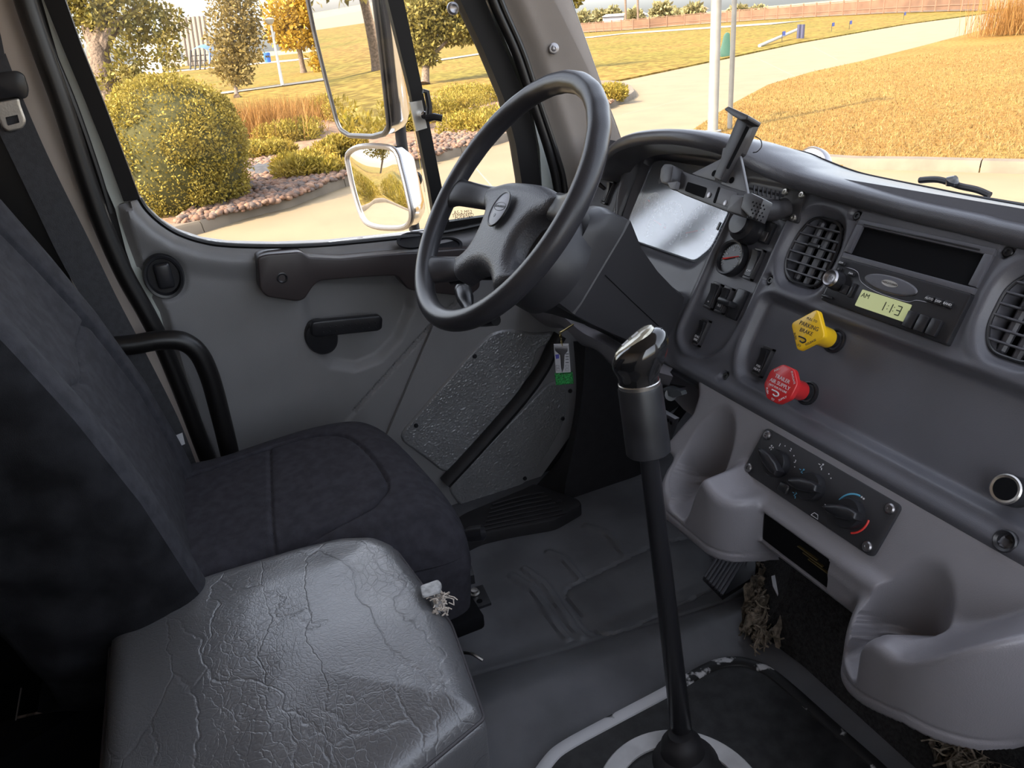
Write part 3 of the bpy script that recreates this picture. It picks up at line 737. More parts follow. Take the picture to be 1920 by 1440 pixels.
lp = [D(a, b, -.012 - .006 * 0) for a, b in rnd_poly([(-.672, .024), (-.645, .033), (-.47, .037), (-.406, -.028), (-.410, -.095), (-.435, -.126), (-.66, -.128), (-.672, -.09)], .012, 4)]
MB().prism(lp, DN * .0015).build('lens', lens, clu)
MB().box(D(-.413, -.058, -.010), (.004, .014, .002), DF.axes).build('warning_tag', M['black'], clu)
MB().prism([D(-.700, .02, -.006), D(-.683, .018, -.018), D(-.660, -.10, -.018), D(-.685, -.10, -.004)], DN * .001).build('side_wall', M['dash'], clu)

# ---- radio
rad = thing('radio', 'black truck radio with an amber-green clock display and an empty pocket above it', 'radio', D(-.034, -.06, 0))
RF = lambda a, b, h=0: D(a, b, h)
def rect(a0, b0, a1, b1, h): return [D(a0, b0, h), D(a1, b0, h), D(a1, b1, h), D(a0, b1, h)]
fr_ = MB()
W0, W1 = -.133, .0665
fr_.prism(rnd_poly(rect(W0, -.008, W1, .001, .0), .001, 1), DN * .006, .0015)
fr_.box(D(-.1275, -.027, .003), (.011, .040, .007), DF.axes, .0015); fr_.box(D(.061, -.027, .003), (.011, .040, .007), DF.axes, .0015)
fr_.box(D(-.033, -.052, .003), (.199, .008, .007), DF.axes, .0015)
fr_.build('kit_frame', M['dash'], rad)
pk = MB().prism(rect(-.124, -.050, .057, -.006, .0005), DN * .0006).build('pocket', M['deep'], rad)
MB().box(D(-.036, -.0045, .0065), (.17, .0022, .002), DF.axes, .0006).build('pocket_lip', M['black'], rad)
body = MB(); body.prism(rnd_poly([D(-.131, -.056, 0), D(.067, -.056, 0), D(.069, -.121, 0), D(-.131, -.119, 0)], .003, 3), DN * .009, .002)
body.build('face_plate', M['black'], rad)
lcd = mat('lcd', (.34, .36, .19), .35, emit=((.55, .60, .28), .16)); lcdink = mat('lcd_ink', (.03, .035, .02), .5)
ds = MB().prism(rnd_poly(rect(-.073, -.1115, .004, -.0885, .0092), .0015, 2), DN * .0008).build('clock_display', lcd, rad, label='pale green lit clock display')
def seg(o, segs, w, h_, st=.0013):
    m = MB(); x, y = o; pos = {'a': (0, h_, w, st), 'g': (0, 0, w, st), 'd': (0, -h_, w, st), 'f': (-w / 2, h_ / 2, st, h_), 'b': (w / 2, h_ / 2, st, h_), 'e': (-w / 2, -h_ / 2, st, h_), 'c': (w / 2, -h_ / 2, st, h_)}
    for s_ in segs:
        a, b, sx, sy = pos[s_]; m.box(D(x + a, y + b, .0102), (sx, sy, .0003), DF.axes)
    return m
dg_ = MB()
for o, s_ in (((-.034, -.1005), 'bc'), ((-.023, -.1005), 'bc'), ((-.0095, -.1005), 'abcdg')):
    q = seg(o, s_, .0062, .0058); dg_.add(np.concatenate(q.v), q.f)
for dy in (-.0025, .0025): dg_.box(D(-.0165, -.1005 + dy, .0102), (.0009, .0012, .0003), DF.axes)
for dy in (-.0022, .0022): dg_.box(D(-.0255, -.1005 + dy, .0102), (.0009, .0012, .0003), DF.axes)
dg_.build('clock_digits', lcdink, ds)
text('band_letters', 'AM', D(-.064, -.0955, .0101), DX, DV, .009, lcdink, ds, .0002)
kb = D(-.118, -.088, .009)
kn = MB().lathe(kb, DN, [(.0135, 0), (.0130, .013), (.0125, .0145)], 28)
kn.build('volume_knob', M['black'], rad)
MB().lathe(kb + DN * .0143, DN, [(.0124, 0), (.0105, .0028), (.0085, .001), (.004, .0002), (0, .0002)], 28).build('knob_ring', M['screw'], rad)
def btn(a, b, w, h_, name='button', t=None, m_='black', dz=.004):
    o = MB().box(D(a, b, .009 + dz / 2), (w, h_, dz), DF.axes, .0012).build(name, M[m_], rad)
    if t: text('button_print', t, D(a, b, .0092 + dz), DX, DV, h_ * .55, M['white'], o, .0001)
for k in range(3): btn(.014 + k * .0165, -.1065, .0135, .021, dz=.007)
for k, t in enumerate(('AUTO', 'DISP', 'BAND')): btn(.0235 + k * .0125, -.0755, .0105, .0075, t=t)
btn(-.122, -.063, .012, .006, t='RDM'); btn(-.121, -.072, .006, .005); btn(-.099, -.0735, .011, .006, t='PWR')
btn(-.098, -.096, .012, .012); btn(-.087, -.094, .006, .02); btn(-.120, -.1125, .018, .004)
E_ = [D(-.038 + .040 * math.cos(a), -.0725 + .0105 * math.sin(a) , .009) for a in np.linspace(0, 2 * np.pi, 36, endpoint=False)]
el = MB().prism(E_, DN * .0022, .0018, 3).build('badge_oval', M['dash'], rad)
MB().tube([p + DN * .0005 for p in E_ + E_[:1]], .0006, 6).build('badge_outline', M['screw'], el)
MB().prism([D(-.038 + .0125 * math.cos(a), -.0715 + .0042 * math.sin(a), .0112) for a in np.linspace(0, 2 * np.pi, 28, endpoint=False)], DN * .0005).build('maker_badge', M['steel'], el)
text('maker_letters', 'FREIGHTLINER', D(-.038, -.0715, .0119), DX, DV, .0036, M['black'], el, .0001)
MB().tube(smooth_path([D(-.120, -.067, .0093), D(-.095, -.068, .0093), D(-.080, -.080, .0093), D(-.050, -.0865, .0093), D(-.005, -.0868, .0093), D(.010, -.081, .0093), D(.055, -.080, .0093)], 6), .0005, 6).build('trim_line', M['screw'], rad)

# ---- air brake knobs
def knob(base, top_px, shaft_r, name, lab, m_, n_sides, R_, rot, lines, lcol):
    t = thing(name, lab, 'knob', base)
    MB().lathe(base - DN * .006, DN, [(.0175, 0), (.0175, .008), (.0150, .009), (.0125, .004), (0, .004)], 28).build('collar', M['black'], t)
    L = .052
    MB().lathe(base, DN, [(.0115, .004), (.0115, .022)], 24).build('stem_sleeve', M['black'], t)
    MB().lathe(base, DN, [(.0135, .014), (.0140, .016), (.0140, L)], 28).build('stem', m_, t)
    pts = [base + DN * L + R_ * (DX * math.cos(a) + DV * math.sin(a)) for a in np.radians(rot + np.arange(n_sides) * 360 / n_sides)]
    MB().prism(rnd_poly(pts, R_ * (.22 if n_sides == 4 else .15), 4), DN * .008, .002, 3).build('knob_head', m_, t)
    for s_, dx, dy, sz, rt in lines:
        xd = DX * math.cos(math.radians(rt)) + DV * math.sin(math.radians(rt)); yd = np.cross(DN, xd)
        text('lettering', s_, base + DN * (L + .0081) + DX * dx + DV * dy, xd, yd, sz, lcol, t, .0002)
    sw = [base + DN * (L + .0083) + DX * a + DV * b for a, b in lines_swirl]
    MB().tube(smooth_path(sw, 4), .0011, 6).build('arrow_mark', lcol, t)
lines_swirl = [(-.008, -.012), (.003, -.012), (.006, -.015), (.002, -.018), (-.003, -.017)]
def fit_base(hx, hy, L=.056):   # knob head centre seen at (hx, hy): find its foot on the recessed panel
    a, b = DF.px(hx, hy, -.012 + L); return D(a, b, -.012)
yk = fit_base(1517, 620); rk = fit_base(1466, 721)
knob(yk, None, .01, 'parking_brake_knob', 'yellow diamond push-pull knob reading parking brake on the dash panel', M['yellow'], 4, .0315, 0,
     [('PULL TO', 0, .0145, .0048, 0), ('PARKING', 0, .0055, .0082, 0), ('BRAKE', 0, -.003, .0078, 0), ('PUSH', -.014, -.014, .0045, -45), ('TO', -.001, -.0235, .0045, 0), ('RELEASE', .0145, -.0135, .0045, 45)], M['black'])
knob(rk, None, .01, 'trailer_air_knob', 'red octagonal push-pull knob reading trailer air supply below the yellow one', M['red'], 8, .0285, 22.5,
     [('PULL', -.0155, .0155, .0042, 45), ('EVACUATE', .0155, .0155, .0040, -45), ('TRAILER', 0, .0075, .0075, 0), ('AIR SUPPLY', 0, -.0005, .0075, 0), ('NOT FOR P/U LINE', 0, -.0068, .0040, 0), ('PUSH', -.0150, -.0165, .0042, -45), ('TO', 0, -.0235, .0042, 0), ('SUPPLY', .0150, -.0165, .0042, 45)], M['white'])

# ---- power socket
so = D(*DF.px(1886, 917, .012), -.012)
sk = thing('power_socket', 'chrome-ringed round power socket at the right end of the dash panel', 'socket', so)
MB().lathe(so, DN, [(.017, 0), (.017, .022), (.0165, .024)], 28).build('socket_barrel', M['black'], sk)
MB().lathe(so, DN, [(.0165, .022), (.0165, .025), (.0150, .0265), (.0125, .026), (.0118, .022)], 32).build('chrome_ring', M['steel'], sk)
MB().lathe(so, DN, [(.0120, .026), (.0116, .004), (0, .004)], 28).build('socket_bore', M['deep'], sk)

# ================================================================ STEERING WHEEL
WC = V3(-.5, 0, .95); Wn = nrm(V3(0, -.776, .631)); Wu = V3(1, 0, 0); Wv = np.cross(Wn, Wu)
rot = math.radians(6)
wu = Wu * math.cos(rot) + Wv * math.sin(rot); wv = -Wu * math.sin(rot) + Wv * math.cos(rot)
def W(a, b, h=0.0): return WC + wu * a + wv * b + Wn * h
wheel = thing('steering_wheel', 'black four-spoke steering wheel with a grained rim and centre pad', 'steering wheel', W(0, 0, -.03))
rg = []
for k in range(160):
    a = 2 * np.pi * k / 160; e = wu * math.cos(a) + wv * math.sin(a)
    c = WC + e * .2115; b = np.linspace(0, 2 * np.pi, 20, endpoint=False)
    wob = 1 + .035 * np.cos(b * 1 - np.pi) * (math.sin(a * 28) > 0) * (1 if (20 < math.degrees(a) < 160) else 0)
    rg.append(c + np.outer(.0172 * wob * np.cos(b), e) + np.outer(.0178 * wob * np.sin(b), Wn))
rg.append(rg[0]); MB().loft(rg, cap=False).build('rim', M['rim'], wheel)
half = [(0, .046), (.05, .045), (.085, .039), (.118, .030), (.121, .012), (.110, -.003), (.088, -.015), (.076, -.035), (.073, -.060), (.080, -.082), (.098, -.098), (.112, -.108), (.092, -.132), (.070, -.140), (.052, -.128), (.030, -.115), (0, -.110)]
padp = half + [(-a, b) for a, b in half[1:-1]][::-1]
padp = [tuple(p) for p in smooth_path([np.array(p) for p in padp], 3, closed=True)]
WF = Frame(W(0, 0, -.028), wu, wv, Wn)
def pad_h(u, v):
    d = -sd_poly(u, v, padp); h = .020 * np.sqrt(np.clip(1 - (1 - np.clip(d / .024, 0, 1)) ** 2, 0, 1)) - .006
    h = h + .006 * np.exp(-((u) ** 2 + (v + .03) ** 2) / .006)
    return h
hfield(WF, -.13, .13, -.145, .05, .0025, pad_h, padp, skirt=.022).build('center_pad', M['hub'], wheel, sharp=50)
def spoke(p0, p1, w0, w1, h0, h1, name='spoke'):
    p0, p1 = np.array(p0), np.array(p1); d = nrm(p1 - p0); q = np.array([-d[1], d[0]]); rings = []
    for t in np.linspace(0, 1, 12):
        c = p0 + (p1 - p0) * t; w_ = (w0 + (w1 - w0) * ss(.1, 1, t)) ; hh = h0 + (h1 - h0) * ss(0, 1, t)
        flare = 1 + .55 * max(0, (t - .72) / .28) ** 2; w_ *= flare
        a = np.linspace(0, 2 * np.pi, 18, endpoint=False)
        rings.append(np.array([W(c[0] + q[0] * w_ * np.sign(math.cos(x)) * abs(math.cos(x)) ** .7, c[1] + q[1] * w_ * np.sign(math.cos(x)) * abs(math.cos(x)) ** .7, hh + .012 * math.sin(x)) for x in a]))
    MB().loft(rings).build(name, M['rim'], wheel)
for sx in (-1, 1):
    spoke((sx * .100, .016), (sx * .208, .004), .0220, .0255, -.033, -.004)
    spoke((sx * .082, -.113), (sx * .148, -.151), .0235, .0280, -.034, -.004)
MB().lathe(W(0, 0, -.05), Wn, [(.03, 0), (.038, .012), (.038, .02), (0, .02)], 40).build('hub_back', M['black'], wheel)
be = [W(.030 * math.cos(a) * .82, -.014 + .030 * math.sin(a), -.0065) for a in np.linspace(0, 2 * np.pi, 40, endpoint=False)]
be = [p + Wn * .0025 for p in be]
bd = MB().prism(be, Wn * .003, .001, 2).build('badge', mat('badge_grey', (.22, .22, .26), .35), wheel)
MB().tube([p + Wn * .0022 for p in be + be[:1]], .0019, 8).build('badge_rim', M['black'], bd)
text('badge_letters', 'FREIGHTLINER', W(.001, -.010, -.0008), wu, wv, .0052, M['black'], bd, .0004)
q_ = [W(.0185 * math.cos(a), -.010 + .0072 * math.sin(a), -.001) for a in np.linspace(0, 2 * np.pi, 36)]
MB().tube(q_, .0006, 6).build('badge_letter_frame', M['black'], bd)
MB().lathe(W(-.004, -.026, -.001), Wn, [(.0032, 0), (.0030, .0005), (.002, .0005)], 14).build('horn_icon', M['black'], bd)

# column shroud
shr = thing('column_shroud', 'dark plastic steering column shroud between the wheel and the instruments', 'column cover', W(0, 0, -.2))
def rrect(cx, cy, hx, hy, r, t, n=10):
    out = []
    for k, (sx, sy) in enumerate([(1, 1), (-1, 1), (-1, -1), (1, -1)]):
        for a in np.linspace(k * np.pi / 2, (k + 1) * np.pi / 2, n):
            out.append(W(cx + sx * (hx - r) + r * math.cos(a), cy + sy * (hy - r) + r * math.sin(a), -t))
    return np.array(out)
Wr = rot
def WS(a, b, t): return WC + Wu * a + Wv * b - Wn * t
def ringc(cx, cy, r, t, n=40):
    a = np.linspace(0, 2 * np.pi, n, endpoint=False); return np.array([WS(cx + r * math.cos(x), cy + r * math.sin(x), t) for x in a])
def ringr(hx, b0, b1, r, t, n=40):
    cy, hy = (b0 + b1) / 2, (b1 - b0) / 2; out = []
    for x in np.linspace(0, 2 * np.pi, n, endpoint=False):
        c, s_ = math.cos(x), math.sin(x); k = 1 / max(abs(c), abs(s_)); px_, py_ = c * k, s_ * k
        q = np.array([px_ * hx, py_ * hy]); d = np.maximum(np.abs(q) - (np.array([hx, hy]) - r), 0)
        L = np.linalg.norm(d)
        if L > r: q = np.sign(q) * (np.minimum(np.abs(q), np.array([hx, hy]) - r) + d / L * r)
        out.append(WS(q[0], cy + q[1], t))
    return np.array(out)
def slope(Rg):
    out = []
    for p in Rg:
        a, b = (p - WC) @ Wu, (p - WC) @ Wv
        out.append(p - Wv * (1.15 * max(0, .062 - a) * min(1, max(0, (b + .06) / .12))))
    return np.array(out)
MB().loft([ringc(.03, -.035, .060, .045), ringc(.038, -.040, .078, .052), ringc(.048, -.045, .088, .085), ringc(.048, -.045, .088, .115)]).build('collar', M['shroud'], shr)
MB().loft([slope(ringr(.090, -.085, .050, .03, .092) + Wu * .026), slope(ringr(.094, -.098, .064, .024, .105) + Wu * .026), slope(ringr(.096, -.100, .070, .018, .118) + Wu * .026), slope(ringr(.097, -.100, .073, .010, .148) + Wu * .026)], cap=True).build('upper_shell', M['shroud'], shr, sharp=28)
MB().loft([slope(ringr(.094, -.100, .070, .010, .14) + Wu * .026), slope(ringr(.098, -.100, .074, .008, .150) + Wu * .026), slope(ringr(.118, -.098, .050, .008, .20)), slope(ringr(.108, -.094, .038, .012, .26)), slope(ringr(.098, -.090, .032, .02, .33)), slope(ringr(.092, -.085, .030, .02, .42))]).build('lower_shell', M['shroud'], shr, sharp=28)
MB().tube([WS(.1245, -.02, .16), WS(.112, -.03, .24), WS(.099, -.04, .33)], .0007, 6).build('shell_seam', M['deep'], shr)
# stalk and release lever below the wheel
MB().tube(smooth_path([WS(-.06, -.09, .12), WS(-.11, -.13, .07), WS(-.135, -.15, .05)], 6), [.010] * 7 + [.016] * 6, 12).build('turn_stalk', M['black'], shr)

kb_ = [hit(x, y, WC - Wn * .10, Wn) for x, y in ((868, 545), (876, 570), (892, 600), (930, 600))]
MB().tube(smooth_path(kb_, 6), [.016] * 5 + [.014, .012] + [.010] * 12, 14).ball(kb_[0], .0172).build('stalk_knob', M['black'], shr)

# knee trim that carries the ignition
kt = MB()
ku = smooth_path([AY(*p, .235) for p in [(985, 556), (1010, 552), (1045, 566), (1092, 606), (1130, 624), (1175, 652), (1215, 668), (1262, 690)]], 6)
km = smooth_path([AY(*p, .195) for p in [(990, 566), (1012, 572), (1050, 590), (1090, 622), (1125, 640), (1165, 664), (1210, 690), (1262, 706)]], 6)
kl = smooth_path([AY(*p, .245) for p in [(995, 590), (1026, 612), (1062, 618), (1088, 645), (1118, 657), (1152, 690), (1200, 716), (1262, 730)]], 6)
kt.loft([np.array(ku), np.array(ku) * .35 + np.array(km) * .65 + V3(0, -.006, .004), np.array(km), np.array(km) * .6 + np.array(kl) * .4 + V3(0, -.008, -.004), np.array(kl), np.array(kl) + V3(0, .10, -.01)], cap=False, closed=False)
kt.build('knee_trim', M['console'], dash, sharp=80)
MB().prism([AY(*p, .30) for p in [(985, 556), (1262, 690), (1262, 560), (1100, 470), (985, 480)]], V3(0, .01, 0)).build('under_panel', M['black'], dash)

# key on a tagged fob
kp = AY(1053, 640, .15)
key = thing('ignition_key', 'ignition key with a white card tag and green glitter block hanging under the dash', 'key', kp)
KF = Frame(AY(1053, 672, .15), (CR[0], CR[1], 0), (0, 0, 1), (-CF[0], -CF[1], 0))
def kpt(x, y, h=0): q = KF.px(x, y); return KF.p(q[0], q[1], h)
chn = MB()
for i, (x, y) in enumerate([(1050, 624), (1051, 630), (1052, 636), (1053, 641), (1053, 646)]): chn.lathe(kpt(x, y, .001), (1, .4, 0) if i % 2 else (0, 1, 0), [(.0022, -.0006), (.0034, -.0006), (.0034, .0006), (.0022, .0006)], 12)
chn.tube([kpt(1050, 624), kpt(1060, 622, -.01), kpt(1078, 618, -.03)], .002, 8)
chn.build('chain', mat('brass', (.7, .55, .25), .25, metal=1), key)
MB().prism([kpt(*p) for p in [(1038, 645), (1066, 644), (1070, 697), (1042, 699)]], KF.n * .003, .0008, 1).build('card_tag', mat('card', (.66, .65, .68), .3), key)
MB().prism([kpt(*p, .0035) for p in [(1040, 649), (1064, 648), (1064, 656), (1058, 663), (1057, 688), (1054, 696), (1052, 688), (1050, 664), (1041, 656)]], KF.n * .003, .001, 2).build('key_blade', M['screw'], key)
pr = MB()
for y in (662, 667, 672, 678): pr.add(*[np.array([kpt(1060, y, .0034), kpt(1066, y - .5, .0034), kpt(1066, y + .8, .0034), kpt(1060, y + 1.2, .0034)]), [(0, 1, 2, 3)]])
for x, y in ((1042, 684), (1060, 683), (1043, 690), (1060, 690)): pr.tube([kpt(x, y, .0034), kpt(x + 6, y, .0034), kpt(x + 6, y + 4, .0034), kpt(x, y + 4, .0034), kpt(x, y, .0034)], .0003, 4)
pr.build('printed_lines', M['black'], key)
MB().prism([kpt(*p) for p in [(1041, 664), (1048, 663), (1048, 671), (1042, 672)]], KF.n * .0033).build('ink_scrawl', mat('ink', (.10, .10, .45), .5), key)
gl = mat('green_glitter', (.02, .30, .06), .18, coat=.6, var=.8, vscale=420, bump=.8, bscale=380)
MB().prism([kpt(*p, -.003) for p in [(1040, 701), (1073, 697), (1075, 717), (1042, 720)]], KF.n * .010, .001, 1).build('glitter_block', gl, key, label='green glitter block')

# ================================================================ LOWER CONSOLE
con = thing('center_console', 'grey moulded lower console with two scooped cup holders under the dash', 'console', (0, .2, .43))
face_px = [(1246, 668), (1290, 688), (1310, 712), (1311, 745), (1301, 775), (1272, 808), (1246, 840)]
fpoly = [tuple(DF.px(*p)) for p in face_px]
fpoly = fpoly + [(-.262, -.44), (.48, -.44), (.48, -.300), (-.36, -.298)]
def smin(a, b, k):
    h = np.clip(.5 + .5 * (b - a) / k, 0, 1); return b * (1 - h) + a * h - k * h * (1 - h)
def smax(a, b, k): return -smin(-a, -b, k)
def sdbox(x, y, z, c, b, r):
    q = [np.abs(p - c_) - b_ + r for p, c_, b_ in zip((x, y, z), c, b)]
    return np.sqrt(sum(np.maximum(k, 0) ** 2 for k in q)) + np.minimum(np.maximum(np.maximum(q[0], q[1]), q[2]), 0) - r
cellc = .0022
us, vs = np.arange(-.305, .485, cellc), np.arange(-.60, -.285, cellc)
Ug, Vg = np.meshgrid(us, vs, indexing='ij')
sdF = sd_poly(Ug, Vg, fpoly)
def console_sdf(H):
    x = Ug; y = DF.P[1] + DF.v[1] * Vg + DF.n[1] * H; z = DF.P[2] + DF.v[2] * Vg + DF.n[2] * H
    A = smax(sdF, np.maximum(H - .006, -H - .05), .012)
    Bx = sdbox(x, y, z, (.02, .27, .531), (.145, .105, .036), .014)
    d = smin(A, Bx, .009)
    for cx, x0, x1, yf, rc_, zb0 in ((-.203, -.264, -.062, .112, .055, .462), (.180, .118, .332, .086, .100, .470)):
        zb_ = zb0 if cx < 0 else np.clip(.440 + .42 * (x - .128), .438, .492)
        cyb = .40; qx = np.abs(x - (x0 + x1) / 2) - (x1 - x0) / 2 + rc_; qy = np.abs(y - (yf + cyb) / 2) - (cyb - yf) / 2 + rc_
        side = np.hypot(np.maximum(qx, 0), np.maximum(qy, 0)) + np.minimum(np.maximum(qx, qy), 0) - rc_
        side = side + .0024 * np.exp(-((z - zb_ - .020) / .0019) ** 2)
        if cx < 0: zt = (.528 + .8 * (y - .15)) * (1 - ss(-.165, -.120, x)) + .598 * ss(-.165, -.120, x)
        if cx < 0: zt = zt - .026 * ss(-.150, -.080, x)
        else: zt = (.535 + .7 * (y - .15)) * (1 - ss(.135, .215, x)) + (.572 + .078 * ss(.225, .325, x)) * ss(.135, .215, x)
        pod = smax(side, np.maximum((z - zt) * .75, zb_ - z), .012)
        d = smin(d, pod, .008)
    for cx, cy, sx_ in ((-.203, .175, .30), (.182, .160, -.22)):
        cup = np.maximum(np.hypot(x - cx, y - cy) - .0465, .500 - z)
        bot = np.maximum(np.hypot(x - cx, y - cy) - .034, .492 - z)
        dx, dy = nrm([sx_, -.94]); t = (x - cx) * dx + (y - cy) * dy; q = np.abs(-(x - cx) * dy + (y - cy) * dx)
        slot = smax(np.maximum(q - .020, -t), .492 - z, .01)
        cut = smin(smin(cup, slot, .007), bot, .001)
        d = smax(d, -cut, .0045)
    # slot in the centre face for the ash tray rail
    sl = sdbox(x, y, z, (.005, .165, .530), (.062, .014, .024), .003)
    d = smax(d, -sl, .002)
    return d
Hs = np.arange(.175, -.06, -.0025); prev = None; Hh = np.full(Ug.shape, np.nan)
for H in Hs:
    d = console_sdf(H)
    if prev is not None:
        m_ = np.isnan(Hh) & (d < 0) & (prev >= 0); Hh[m_] = H + .0025 * (-d[m_]) / (prev[m_] - d[m_])
    prev = d
lo_, hi_ = Hh - .0026, Hh + .0026
for _ in range(7):
    mid_ = (lo_ + hi_) / 2; ins_ = console_sdf(np.nan_to_num(mid_)) < 0
    lo_ = np.where(ins_, mid_, lo_); hi_ = np.where(ins_, hi_, mid_)
Hh = np.where(np.isnan(Hh), Hh, (lo_ + hi_) / 2)
ok = ~np.isnan(Hh)
idx = np.full(Ug.shape, -1); idx[ok] = np.arange(ok.sum())
vv = DF.P + Ug[ok][:, None] * DF.u + Vg[ok][:, None] * DF.v + Hh[ok][:, None] * DF.n
qd = np.stack([idx[:-1, :-1], idx[1:, :-1], idx[1:, 1:], idx[:-1, 1:]], -1).reshape(-1, 4); qd = qd[(qd >= 0).all(1)]
from collections import Counter
ec = {}
for a in qd.tolist():
    for i in range(4):
        e = (a[i], a[(i + 1) % 4])
        if (e[1], e[0]) in ec: del ec[(e[1], e[0])]
        else: ec[e] = 1
ids = sorted({i for e in ec for i in e}); mp_ = {k: len(vv) + j for j, k in enumerate(ids)}
vv2 = np.concatenate([vv, vv[ids] - DF.n * .05 + V3(0, .02, 0)])
fc = qd.tolist() + [[e[1], e[0], mp_[e[0]], mp_[e[1]]] for e in ec]
MB().add(vv2, fc).build('console_body', M['console'], con, sharp=75)
MB().prism([AY(*p, .275) for p in [(1236, 668), (1300, 694), (1318, 745), (1306, 785), (1282, 768), (1258, 742), (1238, 728)]], V3(0, .02, 0), .004).build('side_return', M['console'], con)
MB().box((.005, .172, .530), (.119, .006, .044)).build('slot_back', M['deep'], con)
rl = MB()
for i in range(3): rl.box((.030 + .010 * i, .168, .541 - .004 * i), (.035, .006, .0016), bev=.001, seg=1)
rl.build('slot_rail', mat('old_brass', (.06, .042, .012), .5, metal=.5), con)

# heater control panel
hp_ = thing('heater_control_panel', 'black heater control panel with three turn knobs and a red-blue arc', 'control panel', D(0, -.35, .006))
HPo = rnd_poly([D(-.1185, -.3145, .004), D(.1145, -.3145, .004), D(.1125, -.388, .004), D(-.1225, -.388, .004)], .008, 4)
MB().prism(HPo, DN * .0065, .0015).build('panel', mat('panel_black', (.030, .030, .034), .5, bump=.15, bscale=900, bdist=.0005), hp_)
hb = .0106
for a, b in ((-.109, -.3235), (-.1135, -.379), (.104, -.3245), (.101, -.379)):
    s = MB().lathe(D(a, b, hb), DN, [(.0068, 0), (.0066, .002), (.0048, .0035), (.0026, .0035), (.0024, .0015), (0, .0015)], 20).build('screw', M['screw'], hp_)
def heat_knob(a, b, ang, r=.0195):
    k = MB().lathe(D(a, b, hb), DN, [(r, 0), (r, .010), (r * .93, .013), (0, .0135)], 36).build('knob', M['black'], hp_)
    e = DX * math.cos(math.radians(ang)) + DV * math.sin(math.radians(ang)); f_ = np.cross(DN, e); o = D(a, b, hb + .010)
    out = [(-1.15, .22), (-.6, .40), (.3, .42), (1.05, .26), (1.42, .0), (1.05, -.26), (.3, -.42), (-.6, -.40), (-1.15, -.22)]
    MB().prism([o + e * p[0] * r + f_ * p[1] * r for p in out], DN * .016, .005, 3).build('grip', M['black'], k)
    return k
heat_knob(-.0695, -.3505, 160); heat_knob(-.004, -.3525, 195); heat_knob(.0625, -.3555, 195)
MB().box(D(-.0415, -.3745, hb + .003), (.018, .014, .008), DF.axes, .003, 3).build('push_button', M['black'], hp_)
def arc(name, cx, cy, r, a0, a1, w, m_):
    an = np.radians(np.linspace(a0, a1, 24)); pts = [D(cx + r * math.cos(a), cy + r * math.sin(a), hb + .0002) for a in an]
    MB().tube(pts, w, 6, flat=1).build(name, m_, hp_)
arc('cold_arc', .0625, -.3545, .0245, 165, 92, .0012, M['blue']); arc('warm_arc', .0625, -.3545, .0245, 10, -62, .0014, M['redp'])
dd_ = MB()
for k, a in enumerate((86, 78)): dd_.lathe(D(.0625 + .0245 * math.cos(math.radians(a)), -.3545 + .0245 * math.sin(math.radians(a)), hb), DN, [(.0013, 0), (.0013, .0004), (0, .0004)], 10)
for a in (98, 52, 18): dd_.lathe(D(-.0695 + .027 * math.cos(math.radians(a)), -.3505 + .027 * math.sin(math.radians(a)), hb), DN, [(.0009, 0), (.0009, .0004), (0, .0004)], 8)
for a in (65, 52): dd_.lathe(D(-.004 + .029 * math.cos(math.radians(a)), -.3525 + .029 * math.sin(math.radians(a)), hb), DN, [(.0009, 0), (.0009, .0004), (0, .0004)], 8)
dd_.build('dots', M['white'], hp_)
for s_, a in (('1', 118), ('2', 74), ('3', 34)):
    text('numeral', s_, D(-.0695 + .027 * math.cos(math.radians(a)), -.3505 + .027 * math.sin(math.radians(a)), hb + .0001), DX, DV, .0065, M['white'], hp_, .0002)
fan = MB(); fcx, fcy = -.093, -.336
for k in range(4):
    a = math.radians(k * 90 + 20); fan.prism([D(fcx + r_ * math.cos(a + da), fcy + r_ * math.sin(a + da), hb) for r_, da in ((.0006, 0), (.0036, -.35), (.0042, .1), (.0036, .55))], DN * .0003)
fan.build('fan_icon', M['white'], hp_)
def man(cx, cy, m_, nm):   # little seated figure with an arrow
    q = MB(); q.lathe(D(cx + .0012, cy + .0032, hb), DN, [(.0013, 0), (.0013, .0004), (0, .0004)], 10)
    q.tube([D(cx + .0005, cy + .0012, hb), D(cx - .0012, cy - .0018, hb), D(cx + .0018, cy - .0020, hb), D(cx + .0024, cy - .0045, hb)], .0006, 6)
    q.tube([D(cx - .0055, cy + .001, hb), D(cx - .0025, cy + .001, hb)], .0005, 6); q.build(nm, m_, hp_)
man(-.007, -.3225, M['white'], 'face_vent_icon'); man(-.030, -.342, M['blue'], 'cool_icon'); man(-.0235, -.3745, M['blue'], 'cool_icon'); man(.0285, -.3645, M['white'], 'floor_vent_icon')
wsi = [D(.012, -.3855, hb), D(.015, -.3805, hb), D(.021, -.3805, hb), D(.024, -.3855, hb), D(.012, -.3855, hb)]
MB().tube(wsi, .0005, 6).build('defrost_icon', M['white'], hp_)
MB().tube([D(-.042, -.363, hb), D(-.038, -.3605, hb), D(-.036, -.363, hb), D(-.038, -.3655, hb)], .0005, 6).build('snow_icon', M['white'], hp_)

